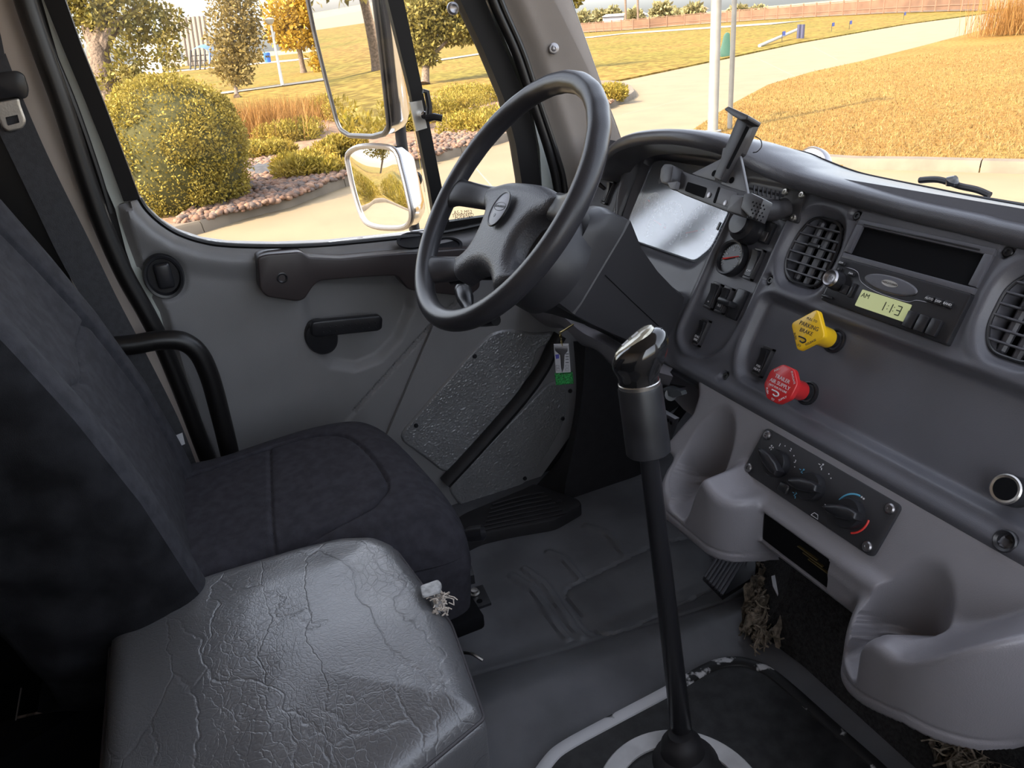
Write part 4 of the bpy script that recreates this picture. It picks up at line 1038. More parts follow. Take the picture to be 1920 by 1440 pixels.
# ================================================================ PHONE HOLDER
pm = thing('phone_holder', 'empty black clamp phone holder on a ribbed arm screwed to the dashboard', 'phone holder', D(-.262, 0, .0))
mpl = MB().prism(rnd_poly([DF.p(*DF.px(*p), .0) for p in [(1474, 354), (1514, 363), (1499, 420), (1460, 412)]], .005, 3), DN * .005, .001).build('mount_plate', M['holder'], pm)
for p in ((1508, 368), (1492, 411), (1459, 405), (1477, 362)):
    q = DF.px(*p); MB().lathe(D(q[0], q[1], .005), DN, [(.0058, 0), (.0055, .002), (.004, .0032), (.0022, .003), (.002, .0015), (0, .0015)], 18).build('screw', M['steel'], mpl)
HH = .135
def hq(x, y, h=HH): q = DF.px(x, y, h); return D(q[0], q[1], h)
arm_ = MB(); arm_.tube(smooth_path([hq(1474, 389, .010), hq(1454, 394, .026), hq(1425, 393, .050), hq(1385, 382, .085), hq(1355, 362, .125)], 6), [.015] * 6 + [.0165] * 12 + [.015] * 7, 16)
arm_.build('arm', M['holder'], pm)
sp = MB()
for i in range(7):
    c = hq(1416 + i * 8.0, 356 + i * 1.9, .062 - .005 * i); sp.tube([c + V3(0, 0, .006) - DX * .003, c + V3(0, -.005, -.004) + DX * .003], .0015, 6)
sp.tube([hq(1404, 353, .066), hq(1470, 368, .028)], .002, 6)
sp.build('arm_ribs', M['black'], pm)
MB().lathe(hq(1402, 425, .012), DN, [(.027, -.012), (.028, .004), (.026, .014), (.019, .018), (.018, .024), (0, .026)], 32).build('ball_clamp', M['black'], pm)
def slab(name, px_l, h, th, mt, bev=.0015, par=None, lab=None):
    return MB().prism(rnd_poly([hq(*p, h) for p in px_l], .0025, 2), DN * th, bev).build(name, mt, par or pm)
post = slab('post', [(1393, 226), (1413, 236), (1404, 262), (1362, 344), (1348, 338)], HH + .004, .012, M['holder'])
slab('post_channel', [(1400, 236), (1406, 239), (1366, 318), (1361, 316)], HH + .016, .0005, M['deep'], 0, post)
slab('post_side', [(1413, 234), (1426, 231), (1398, 293), (1385, 300)], HH - .006, .016, M['holder'], .001, post)
slab('top_jaw', [(1380, 218), (1388, 212), (1427, 230), (1424, 238), (1410, 238), (1396, 230)], HH + .004, .026, M['holder'], .002, post)
gm = M['holder2']
g1 = slab('left_gusset', [(1300, 328), (1356, 300), (1360, 279), (1371, 280), (1345, 341), (1320, 334)], HH, .005, gm)
g2 = slab('right_gusset', [(1356, 347), (1384, 296), (1391, 292), (1396, 314), (1406, 364), (1380, 357)], HH, .005, gm)
for p, gg in (((1339, 325), g1), ((1372, 338), g2)):
    MB().lathe(hq(*p, HH + .0052), DN, [(.0048, 0), (.0048, .0003), (0, .0003)], 18).build('hole', M['deep'], gg)
barp = slab('crossbar', [(1262, 338), (1270, 318), (1300, 329), (1343, 343), (1412, 366), (1406, 400), (1372, 401), (1284, 366), (1262, 355)], HH, .008, M['holder'], .002)
slab('crossbar_slot', [(1290, 341), (1326, 352), (1320, 372), (1284, 358)], HH + .008, .0006, M['deep'], 0, barp)
slab('center_slot', [(1347, 350), (1351, 351), (1341, 382), (1337, 380)], HH + .008, .0006, M['deep'], 0, barp)
slab('grey_insert', [(1352, 352), (1384, 362), (1374, 392), (1343, 381)], HH + .008, .0012, gm, .0004, barp)
for p in ((1330, 366), (1361, 381)): MB().lathe(hq(*p, HH + .008), DN, [(.004, 0), (.004, .0015), (.0022, .002), (0, .002)], 14).build('brass_insert', M['screw'], barp)
slab('left_jaw', [(1255, 342), (1257, 325), (1264, 316), (1274, 316), (1282, 320), (1278, 345), (1272, 357), (1258, 352)], HH + .004, .022, M['holder'], .004)
slab('left_jaw_foot', [(1256, 345), (1276, 342), (1272, 358), (1262, 357)], HH + .026, .006, gm, .001)
slab('right_jaw', [(1386, 372), (1408, 374), (1402, 410), (1376, 402)], HH + .006, .016, gm, .002)
pad_ = slab('rubber_pad', [(1404, 398), (1411, 371), (1424, 369), (1449, 381), (1444, 394), (1434, 421), (1424, 418)], HH + .004, .018, M['holder'], .003)
ph = MB()
for i in range(4):
    for j in range(5):
        ph.lathe(hq(1412 + i * 6.5 - j * 1.2 + (j % 2) * 3, 379 + j * 7 + i * 2.2, HH + .0221), DN, [(.0013, 0), (.0013, .0003), (0, .0003)], 8)
ph.build('pad_holes', M['deep'], pad_)
MB().tube(smooth_path([hq(1416, 256, HH), hq(1426, 262, HH), hq(1428, 274, HH), hq(1420, 284, HH), hq(1412, 286, HH)], 6), .0008, 6).build('cable_tie_tail', M['holder'], pm)

# ================================================================ GEAR LEVER
gb = AZ(1282, 1398, .19); gk = V3(-.012, -.052, .872)
gear = thing('gear_lever', 'tall black gear shift lever with polished knob rising from the floor plate', 'gear lever', AZ(1282, 1425, .18))
p_sl = AY(1216, 848, -.046); p_top = AY(1199, 722, -.05); p_kt = AY(1209, 650, -.05)
MB().tube([gb + V3(0, 0, -.01), gb * .5 + p_sl * .5, p_sl + (p_top - p_sl) * .2], [.0165, .0135, .0112], 20).build('rod', M['black'], gear)
MB().tube([p_sl, p_sl + (p_top - p_sl) * .02, p_top - (p_top - p_sl) * .04, p_top], [.0245, .0262, .0252, .0240], 32).build('sleeve', mat('sleeve_rubber', (.022, .022, .025), .40, var=.3, vscale=25), gear)
ax = nrm(p_top - p_sl)
MB().lathe(p_top, ax, [(.0238, 0), (.0240, .004), (.0225, .006)], 32).build('chrome_band', M['steel'], gear)
hz = nrm(CR - ax * np.dot(CR, ax)); side = nrm(np.cross(ax, hz))          # across the view / away from it
rings = []
for k_ in np.linspace(0, 1, 26):
    hgt_ = .004 + .058 * k_
    if k_ < .5: rx = .0232 + .0088 * ss(.08, .5, k_); ry = .0232 + .003 * ss(.08, .5, k_)
    else: q_ = (k_ - .5) / .5; rx = .0320 * math.sqrt(max(0, 1 - q_ ** 2.6)) + .0004; ry = .0262 * math.sqrt(max(0, 1 - q_ ** 2.6)) + .0003
    off = .013 * k_ ** 1.5; til = .30 * k_
    a = np.linspace(0, 2 * np.pi, 40, endpoint=False); x_ = rx * np.cos(a)
    rings.append(p_top + ax * hgt_ + hz * off + np.outer(x_, hz) + np.outer(ry * np.sin(a), side) + np.outer(x_ * til, ax))
MB().loft(rings).build('knob', mat('knob_gloss', (.012, .012, .013), .10, coat=.8), gear)
M['silver'] = mat('silver_cap', (.50, .47, .38), .22, metal=.35, coat=.5)  # cream, barely metallic colour stands in for the bright window reflected here
pn = nrm(ax * .80 - hz * .50 + side * .05); pu = nrm(hz - pn * np.dot(hz, pn)); pv_ = np.cross(pn, pu); pc_ = p_top + ax * .0415 + hz * .0065 + pn * .0092
if np.dot(pv_, CF) < 0: pv_ = -pv_
capr = []
for sc_, up in ((1, .001), (.98, .0042), (.85, .0066), (.45, .0080), (.02, .0082)):
    a = np.linspace(0, 2 * np.pi, 32, endpoint=False)
    capr.append(pc_ + pn * up + np.outer(.0275 * sc_ * np.cos(a), pu) + np.outer(.0150 * sc_ * np.sin(a) * (1 + .25 * np.cos(a)), pv_))
MB().loft(capr).build('shift_plate', M['silver'], gear)
for k_ in (-.008, .006): MB().box(pc_ + pn * .0081 + pu * k_, (.009, .007, .0006), np.stack([pu, pv_, pn]), .0002, 1).build('shift_mark', M['white'], gear)
MB().lathe(AZ(1284, 1440, .17), nrm(ax), [(.062, -.01), (.055, .01), (.046, .022), (.040, .030), (.033, .034), (.030, .050), (.026, .056), (.020, .060), (.0175, .066)], 32).build('rubber_boot', M['blackm'], gear)
# floor plate with worn white edge
cp = thing('shift_cover_plate', 'black floor plate with worn white painted edge around the gear lever', 'floor plate', AZ(1282, 1425, .165))
edge_px = [(1000, 1470), (1030, 1425), (1062, 1398), (1150, 1350), (1250, 1297), (1320, 1256), (1355, 1243), (1392, 1241), (1435, 1256), (1480, 1290), (1560, 1362), (1650, 1442), (1720, 1510)]
eo = [AZ(*p, .186) for p in edge_px]; close = [AZ(1720, 1700, .186), AZ(1000, 1700, .186)]
eo_s = smooth_path(eo, 5)
wornpaint = mat('worn_paint', (.02, .02, .02), .5); n_, l_, b_ = nodes(wornpaint)
tcx = n_.new('ShaderNodeTexCoord'); nx_ = n_.new('ShaderNodeTexNoise'); nx_.inputs['Scale'].default_value = 26; nx_.inputs['Detail'].default_value = 6
sxn = n_.new('ShaderNodeSeparateXYZ'); l_.new(tcx.outputs['Object'], sxn.inputs[0]); l_.new(tcx.outputs['Object'], nx_.inputs['Vector'])
mth = n_.new('ShaderNodeMath'); mth.operation = 'MULTIPLY_ADD'; mth.inputs[1].default_value = -1.05; mth.inputs[2].default_value = .135
l_.new(sxn.outputs['Y'], mth.inputs[0]); ad = n_.new('ShaderNodeMath'); ad.operation = 'ADD'; l_.new(mth.outputs[0], ad.inputs[0]); l_.new(nx_.outputs['Fac'], ad.inputs[1])
rp = n_.new('ShaderNodeValToRGB'); rp.color_ramp.elements[0].position = .50; rp.color_ramp.elements[1].position = .54
rp.color_ramp.elements[0].color = (.012, .012, .013, 1); rp.color_ramp.elements[1].color = (.58, .58, .60, 1)
l_.new(ad.outputs[0], rp.inputs[0]); l_.new(rp.outputs[0], b_.inputs['Base Color'])
MB().prism([p - V3(0, 0, .02) for p in eo_s + close], V3(0, 0, .02), .003).build('plate', mat('plate_black', (.020, .020, .021), .55, var=.5, vscale=40, detail=8, bump=.3, bscale=120), cp)
MB().tube(eo_s, .0105, 12, flat=.45, up=(0, 0, 1)).build('rolled_edge', wornpaint, cp, label='rolled edge with chipped white paint')
p1_, p2_, p3_ = [AZ(*p, .190)[:2] for p in ((1130, 1440), (1275, 1367), (1412, 1440))]
ax_, ay_ = p1_; bx_, by_ = p2_; cx_, cy_ = p3_
dd2 = 2 * (ax_ * (by_ - cy_) + bx_ * (cy_ - ay_) + cx_ * (ay_ - by_))
ux = ((ax_**2 + ay_**2) * (by_ - cy_) + (bx_**2 + by_**2) * (cy_ - ay_) + (cx_**2 + cy_**2) * (ay_ - by_)) / dd2
uy = ((ax_**2 + ay_**2) * (cx_ - bx_) + (bx_**2 + by_**2) * (ax_ - cx_) + (cx_**2 + cy_**2) * (bx_ - ax_)) / dd2
RR = math.hypot(ax_ - ux, ay_ - uy)
ringm = mat('ring_paint', (.50, .50, .51), .5, col2=(.62, .62, .63), vscale=30, detail=6)
MB().lathe((ux, uy, .187), (0, 0, 1), [(RR - .030, -.003), (RR - .030, .003), (RR - .002, .003), (RR, .001), (RR, -.003)], 64).build('boot_ring', ringm, cp, label='pale grey boot ring')

# pedal, floor bits, torn carpet
ped = thing('accelerator_pedal', 'ribbed black rubber accelerator pedal on the floor below the console', 'pedal', AZ(1370, 1075, .15))
pp = [AZ(*p, .205) for p in [(1318, 1080), (1362, 1028), (1420, 1028), (1416, 1080), (1356, 1110)]]
pp = [pp[0], pp[1] + V3(0, 0, .02), pp[2] + V3(0, 0, .02), pp[3], pp[4] - V3(0, 0, .01)]
c_ = np.mean(pp, 0); nn = nrm(np.cross(pp[1] - pp[0], pp[4] - pp[0])); nn = nn if nn[2] > 0 else -nn
pl_ = [p - nn * np.dot(p - c_, nn) for p in pp]
MB().prism([p - nn * .012 for p in pl_], nn * .012, .002).build('pad', M['black'], ped)
for k in range(7):
    t = (k + .5) / 7; a = pl_[0] * (1 - t) + pl_[4] * t; b = pl_[1] * (1 - t) + pl_[2] * t
    if k > 4: b = b + (a - b) * .25 * (k - 4) / 2
    MB().tube([a, b], .0035, 6).build('rib', M['dash'], ped)
# bracket glimpsed behind the lever: brake pedal + column tilt lever
bp2 = thing('brake_pedal', 'brake pedal with a grey tread seen behind the gear knob', 'pedal', AY(1250, 800, .33))
MB().prism([AY(*p, .33) for p in [(1238, 770), (1266, 786), (1252, 826), (1234, 808)]], V3(0, .012, 0), .002).build('pedal_pad', M['screw'], bp2)
hm = MB()
for x, y in ((1246, 784), (1252, 788), (1258, 793), (1244, 795), (1250, 799), (1244, 806), (1249, 811)): hm.lathe(AY(x, y, .3298), (0, -1, 0), [(.004, 0), (.004, .0005), (0, .0005)], 10)
hm.build('tread_holes', M['deep'], bp2)
MB().tube([AY(1262, 790, .34), AY(1285, 760, .38), AY(1292, 700, .42), AY(1300, 690, .80)], .010, 8).build('pedal_arm', M['deep'], bp2)
tl = thing('column_lever', 'small dark lever with a shiny flat tip beside the gear knob', 'lever', AY(1250, 740, .22))
MB().tube([AY(1236, 733, .25), AY(1246, 737, .22), AY(1258, 740, .21)], [.006, .010, .011], 12).build('lever_stem', M['black'], tl)
MB().prism([AY(*p, .205) for p in [(1243, 728), (1252, 725), (1276, 734), (1279, 741), (1262, 746), (1248, 740)]], V3(0, .012, 0), .003).build('lever_tip', mat('smoked', (.25, .27, .29), .15, metal=.7), tl)
# carpet over the engine hump under the console
MB().prism([V3(-.15, .30, .14), V3(-.15, .36, .52), V3(.95, .36, .52), V3(.95, .30, .14)], V3(0, .03, 0)).build('trim_8', carpet, kind='structure')
MB().prism([AZ(1420, 1030, .20), AZ(1428, 1190, .172), AZ(1600, 1320, .172), AZ(1760, 1440, .18), V3(.5, .36, .30), V3(-.12, .36, .40)], V3(0, .0, .004)).build('trim_9', carpet, kind='structure')
rng = np.random.default_rng(5)
shag = mat('torn_carpet', (.24, .20, .155), .95, var=.5, vscale=120, bump=.8, bscale=300)
def torn(lab, pts, z0, n, L, dirv):
    m = MB(); pts = [AZ(*p, z0) for p in pts]
    for i in range(n):
        t = rng.random() * (len(pts) - 1); k = int(t); p = pts[k] + (pts[k + 1] - pts[k]) * (t - k) + rng.normal(0, .008, 3)
        p[2] = max(p[2], .165); d = nrm(np.array(dirv) + rng.normal(0, .55, 3)); q = p + d * L * rng.uniform(.5, 1.2); r_ = q + nrm(d + rng.normal(0, .9, 3)) * L * .6
        q[2] = max(q[2], .17); r_[2] = max(r_[2], .168)
        m.tube(smooth_path([p, q, r_], 3), rng.uniform(.0006, .0022), 4, flat=.5)
    path = smooth_path(pts, 10); sh = []                       # crumpled flap of carpet
    for i, p in enumerate(path):
        row = []
        for j in range(14):
            w = (j / 13 - .5) * .075; q = p + V3(.75, .55, 0) * w + V3(0, 0, .018 * math.sin(i * .9 + j * 1.3) + .02 * math.cos(j * .8 + i * .35)) + rng.normal(0, .0035, 3)
            q[2] = max(q[2] - .01, .176); row.append(q)
        sh.append(np.array(row))
    m.loft(sh, cap=False, closed=False)
    o = m.build('torn_carpet_edge', shag, None, lab, 'torn carpet', kind='stuff'); return o
torn('frayed brown torn carpet edge on the floor beside the accelerator pedal', [(1425, 1050), (1440, 1095), (1430, 1140), (1425, 1190)], .20, 350, .022, (.2, -.5, -.5))
torn('frayed torn carpet hanging at the lower right corner under the console', [(1790, 1395), (1850, 1410), (1890, 1440), (1830, 1440)], .255, 350, .026, (.2, -.5, -.4))
MB().prism([AZ(*p, .245) for p in [(1446, 1082), (1453, 1080), (1462, 1112), (1458, 1118), (1449, 1100)]], V3(0, 0, .003), .001).build('paper_scrap', M['white'], None, 'torn white scrap sticking out of the frayed carpet', 'scrap')
# ================================================================ DRIVER SEAT
seat = thing('driver_seat', 'dark blue-grey cloth driver seat with bolstered back facing the steering wheel', 'seat', (-.5, -.42, .13))
zk = np.array([.40, .50, .607, .716, .842, .941, 1.05, 1.20]); yk = np.array([-.555, -.567, -.585, -.606, -.642, -.677, -.720, -.785])
side_cloth = mat('seat_side_cloth', (.013, .013, .015), .95, spec=.15, var=.3, vscale=30, bump=.5, bscale=900, bdist=.001)
fr_rows, sh_rows = [], []
for z in np.concatenate([[.42, .424, .432, .445], np.linspace(.46, 1.13, 110), [1.14, 1.146]]):
    yf = np.interp(z, zk, yk); e0 = min(1, (z - .42) / .05); e1 = min(1, (1.146 - z) / .04)
    kk = math.sqrt(max(0, 1 - (1 - e0) ** 2)) * math.sqrt(max(0, 1 - (1 - e1) ** 2)) * .16 + .84
    w = .243 * (.82 + .18 * ss(.42, .60, z)) * kk; rr_ = .052; inset_ = .035 * (1 - kk) / .16
    xs_f = np.linspace(-(w - rr_), w - rr_, 150); sx_ = .140 + .016 * math.sin((z - .50) * 7)
    yc = -.016 * (1 - ss(.07, .17, np.abs(xs_f))) * (1 - .8 * math.exp(-((z - .60) / .10) ** 2)) + .012 * np.exp(-((np.abs(xs_f) - .185) / .035) ** 2)
    yc = yc - .010 * np.exp(-((np.abs(xs_f) - sx_) / .0042) ** 2)
    yc = yc - .008 * np.exp(-((z - .835 - .25 * (np.abs(xs_f) - .1)) / .0045) ** 2) * (np.abs(xs_f) < sx_)
    an = np.linspace(np.pi, np.pi / 2, 9)[:-1]
    L = [(-(w - rr_) + rr_ * math.cos(a), -rr_ + rr_ * math.sin(a) + yc[0]) for a in an]
    Rr = [(-x, y) for x, y in L[::-1]]
    prof = L + list(zip(xs_f, yc)) + Rr
    tz = lambda y: z + (.02 - y) * -.10
    kq = 5; fr_rows.append(np.array([(-.5 + x, yf - inset_ + y, tz(y)) for x, y in prof[kq:-kq]]))
    ys_b = np.linspace(0, .17, 26); fold = lambda q: .004 * math.sin(z * 34 + q * 60) * min(1, q / .04) + .003 * math.sin(z * 71 - q * 35)
    y0 = prof[-1][1]; side = [(prof[-1][0] + fold(q) - .03 * (q / .17) ** 3, y0 - q) for q in ys_b]; side2 = [(-x, y) for x, y in side[::-1]]
    sh_rows.append(np.array([(-.5 + x, yf - inset_ + y, tz(y)) for x, y in prof[-kq - 1:-1] + side + side2 + prof[:kq + 1]]))
MB().loft(fr_rows, cap=False, closed=False).build('backrest', M['fabric2'], seat, sharp=80)
MB().loft(sh_rows, cap=False, closed=False).build('back_shell', side_cloth, seat, sharp=80, label='black cloth side and back cover')
cpoly = [(-.735, -.64), (-.752, -.50), (-.755, -.36), (-.735, -.262), (-.690, -.215), (-.60, -.196), (-.42, -.182), (-.32, -.188), (-.280, -.215), (-.285, -.30), (-.335, -.48), (-.345, -.64)]
cpoly = [tuple(p) for p in smooth_path([np.array(p) for p in cpoly], 5, closed=True)]
CFm = Frame(V3(0, 0, 0), (1, 0, 0), (0, 1, 0), (0, 0, 1))
gpts = [(-.655, -.60), (-.668, -.40), (-.640, -.315), (-.575, -.285), (-.44, -.275), (-.385, -.30), (-.362, -.36), (-.352, -.60)]
gpts = [tuple(p) for p in smooth_path([np.array(p) for p in gpts], 6)]
def cush_h(u, v):
    d = -sd_poly(u, v, cpoly); R = .075; k = np.clip(d / R, 0, 1)
    h = .546 - R * .95 * (1 - np.sqrt(1 - (1 - k) ** 2)) - .012 * ss(-.30, -.60, v) + .010 * np.exp(-((u + .5) / .2) ** 2) * ss(-.18, -.30, v)
    h = h - .0065 * np.exp(-(sd_line(u, v, gpts) / .0036) ** 2)
    h = h - .004 * np.exp(-(sd_line(u, v, [(-.66, -.43), (-.355, -.47)]) / .0028) ** 2)
    return h
hfield(CFm, -.77, -.255, -.66, -.17, .003, cush_h, cpoly).build('cushion', M['fabric'], seat, sharp=80)
sk_ = []
pc = np.array(cpoly); cc = pc.mean(0)
for z, s_ in ((.475, 1.0), (.45, 1.008), (.435, 1.0), (.428, .992), (.40, .985), (.35, .955), (.33, .93)):
    q = cc + (pc - cc) * s_; sk_.append(np.column_stack([q, np.full(len(q), z)]))
MB().loft(sk_).build('cushion_skirt', M['fabric'], seat, sharp=80)
base = MB(); base.box((-.52, -.42, .24), (.34, .40, .20), bev=.01); base.box((-.47, -.40, .345), (.40, .42, .03), bev=.008)
base.build('pedestal', M['deep'], seat)
ra = MB()
ra.prism([AZ(*p, .250) for p in [(800, 1130), (905, 1096), (921, 1130), (820, 1166)]], V3(0, 0, -.006), .001)
rail_ = ra.build('floor_bracket', M['black'], seat)
sl_ = MB()
sl_.prism([AZ(*p, .285) for p in [(790, 1125), (872, 1098), (882, 1112), (800, 1146)]], V3(0, 0, -.034), .001)
sl_.prism([AZ(*p, .315) for p in [(800, 1080), (884, 1060), (889, 1078), (806, 1100)]], V3(0, 0, -.02), .001)
sl_.build('slide_rail', M['black'], seat)
MB().lathe(AZ(890, 1112, .251), (0, 0, 1), [(.010, 0), (.010, .002), (.007, .003), (.0065, .008), (0, .009)], 6 * 3).build('bolt', M['steel'], rail_)
MB().lathe(AZ(899, 1127, .2505), (0, 0, 1), [(.0055, 0), (.0055, .0004), (0, .0004)], 16).build('bolt_hole', M['deep'], rail_)
MB().tube([AZ(850, 1010, .33), AZ(872, 1005, .33), AZ(882, 1002, .33), AZ(905, 999, .335), AZ(910, 998, .335)], [.008, .011, .0155, .0155, .010], 14).build('slide_knob', M['black'], seat)
MB().tube(smooth_path([AZ(868, 1224, .16), AZ(885, 1226, .17), AZ(905, 1238, .162)], 5), .003, 6).build('cord_end', M['steel'], seat)

# ================================================================ CENTER VINYL SEAT
vin = mat('cracked_vinyl', (.115, .115, .12), .30, spec=1.0, coat=.3, var=.10, vscale=9)
n_, l_, b_ = nodes(vin)
tc = n_.new('ShaderNodeTexCoord'); nz = n_.new('ShaderNodeTexNoise'); nz.inputs['Scale'].default_value = 13; nz.inputs['Detail'].default_value = 6
vm = n_.new('ShaderNodeVectorMath'); vm.operation = 'MULTIPLY_ADD'; vm.inputs[1].default_value = (.055, .055, .055)
l_.new(tc.outputs['Object'], nz.inputs['Vector']); l_.new(nz.outputs['Color'], vm.inputs[0]); l_.new(tc.outputs['Object'], vm.inputs[2])
def crack(scale, stretch, w, rotz):
    mp_n = n_.new('ShaderNodeMapping'); mp_n.inputs['Scale'].default_value = stretch; mp_n.inputs['Rotation'].default_value = (0, 0, rotz)
    v = n_.new('ShaderNodeTexVoronoi'); v.feature = 'DISTANCE_TO_EDGE'; v.inputs['Scale'].default_value = scale
    l_.new(vm.outputs[0], mp_n.inputs[0]); l_.new(mp_n.outputs[0], v.inputs['Vector'])
    r = n_.new('ShaderNodeMapRange'); r.inputs['From Min'].default_value = 0; r.inputs['From Max'].default_value = w; l_.new(v.outputs['Distance'], r.inputs['Value']); return r.outputs[0]
k1 = crack(15, (.26, 1.0, 1), .022, .15); k2 = crack(85, (.6, 1, 1), .06, -.3); k3 = crack(190, (1, .8, 1), .2, .2)
msk = n_.new('ShaderNodeTexNoise'); msk.inputs['Scale'].default_value = 5.5; l_.new(tc.outputs['Object'], msk.inputs['Vector'])
mr = n_.new('ShaderNodeMapRange'); mr.inputs['From Min'].default_value = .42; mr.inputs['From Max'].default_value = .60; l_.new(msk.outputs['Fac'], mr.inputs['Value'])
mx2 = n_.new('ShaderNodeMix'); mx2.inputs['A'].default_value = 1.0; l_.new(mr.outputs[0], mx2.inputs['Factor']); l_.new(k2, mx2.inputs['B'])
m3 = n_.new('ShaderNodeMath'); m3.operation = 'MULTIPLY_ADD'; m3.inputs[1].default_value = .55; l_.new(mx2.outputs[0], m3.inputs[0]); l_.new(k1, m3.inputs[2])
m4 = n_.new('ShaderNodeMath'); m4.operation = 'MULTIPLY_ADD'; m4.inputs[1].default_value = .22; l_.new(k3, m4.inputs[0]); l_.new(m3.outputs[0], m4.inputs[2])
bpn = n_.new('ShaderNodeBump'); bpn.inputs['Strength'].default_value = .34; bpn.inputs['Distance'].default_value = .0016
l_.new(m4.outputs[0], bpn.inputs['Height']); l_.new(bpn.outputs[0], b_.inputs['Normal'])
ben_px = [(178, 1460), (192, 1300), (200, 1190), (214, 1148), (250, 1122), (400, 1070), (560, 1022), (640, 1003), (705, 1001), (740, 1016), (778, 1066), (802, 1098), (815, 1112), (826, 1128), (843, 1152), (872, 1232), (900, 1312)]
bo = [tuple(AZ(*p, .545)[:2]) for p in ben_px]
br = AZ(905, 1328, .545); br2 = AZ(768, 1440, .545)
bo = bo + [(br[0], br[1]), (br2[0], br2[1]), (br2[0] + (br2[0] - br[0]) * 1.6, br2[1] + (br2[1] - br[1]) * 1.6), (bo[0][0] + .08, bo[0][1])]
bench = thing('middle_bench', 'silver-grey cracked vinyl center seat with a torn front edge, nearest the viewer', 'seat', (-.12, -.5, .13))
bo = [tuple(p) for p in rnd_poly([np.array(p) for p in bo], .010, 3)]
xs_ = [p[0] for p in bo]; ys_ = [p[1] for p in bo]
def bench_h(u, v):
    d = -sd_poly(u, v, bo); R = .032; k = np.clip(d / R, 0, 1)
    h = .553 - R * .8 * (1 - np.sqrt(1 - (1 - k) ** 2)) + .014 * (1 - np.exp(-(d / .09) ** 2))
    h += .0010 * np.sin(u * 31 + v * 17) * np.sin(v * 27 - u * 9) * ss(.02, .06, d)
    tear = AZ(822, 1120, .55); r2 = np.hypot(u - tear[0], v - tear[1]); h -= .012 * np.exp(-(r2 / .016) ** 2)
    return h
hfield(CFm, min(xs_) - .01, max(xs_) + .01, min(ys_) - .01, max(ys_) + .01, .004, bench_h, bo, skirt=.0).build('cover', vin, bench, sharp=180)
pb = np.array(bo)
MB().loft([np.column_stack([pb.mean(0) + (pb - pb.mean(0)) * s_, np.full(len(pb), z)]) for z, s_ in ((.5285, 1.0), (.515, 1.012), (.46, 1.005), (.42, .985))], cap=True).build('side_band', vin, bench, sharp=80)
bt = [V3(p[0], p[1], .529) for p in bo]
MB().tube(bt + bt[:1], .0022, 6).build('piping', mat('piping', (.055, .05, .055), .5), bench)
MB().box((-.12, -.52, .28), (.34, .34, .28), bev=.02).build('base_box', M['deep'], bench)
foam = mat('torn_foam', (.62, .55, .48), .8, var=.3, vscale=200, bump=.6, bscale=250)
fl = MB()
fl.prism(rnd_poly([AZ(*p, .558) for p in [(788, 1102), (822, 1090), (829, 1098), (826, 1112), (806, 1118), (792, 1122)]], .004, 3), V3(0, 0, .004), .0015)
fl.prism(rnd_poly([AZ(*p, .548) for p in [(806, 1118), (824, 1112), (830, 1126), (838, 1148), (820, 1146), (810, 1130)]], .003, 3), V3(0, 0, .003), .001)
fl.build('torn_flap', mat('flap_vinyl', (.42, .42, .42), .4, var=.3, vscale=120), bench, label='torn pale vinyl flap')
fz_ = MB()
for i in range(60):
    p = AZ(rng.uniform(810, 842), rng.uniform(1106, 1152), .552); q = p + rng.normal(0, .005, 3); fz_.tube([p, (p + q) / 2 + rng.normal(0, .002, 3), q], .0009, 4)
fz_.build('foam_threads', foam, bench, kind='stuff')
# seat box corner at the lower left with a rubbed metal edge
sbx = thing('seat_box', 'dark steel seat box at the lower left corner with a rusty rubbed edge', 'box', (-.42, -.86, .13))
cA, cB, cC = AZ(34, 1346, .36), AZ(185, 1312, .36), AZ(40, 1280, .36)
MB().prism([cA, cB, cB + V3(.10, -.25, 0), cA + V3(-.05, -.25, 0)], V3(0, 0, -.22), .002).build('box_body', M['deep'], sbx)
MB().tube([cA + V3(0, 0, .001), cA * .3 + cB * .7, cB], .0022, 6).build('rubbed_edge', mat('rust_edge', (.16, .12, .10), .6, metal=.4, var=.6, vscale=80), sbx)
MB().tube([AZ(20, 1440, .30), AZ(30, 1350, .36), AZ(40, 1290, .38)], .0012, 6).build('corner_strip', M['screw'], sbx)
# ================================================================ OUTSIDE
EXT = .84
_mat0 = mat
def mat(name, col, *a, **k):
    if 'col2' in k: k['col2'] = tuple(c * EXT for c in k['col2'])
    return _mat0(name, tuple(c * EXT for c in col), *a, **k)

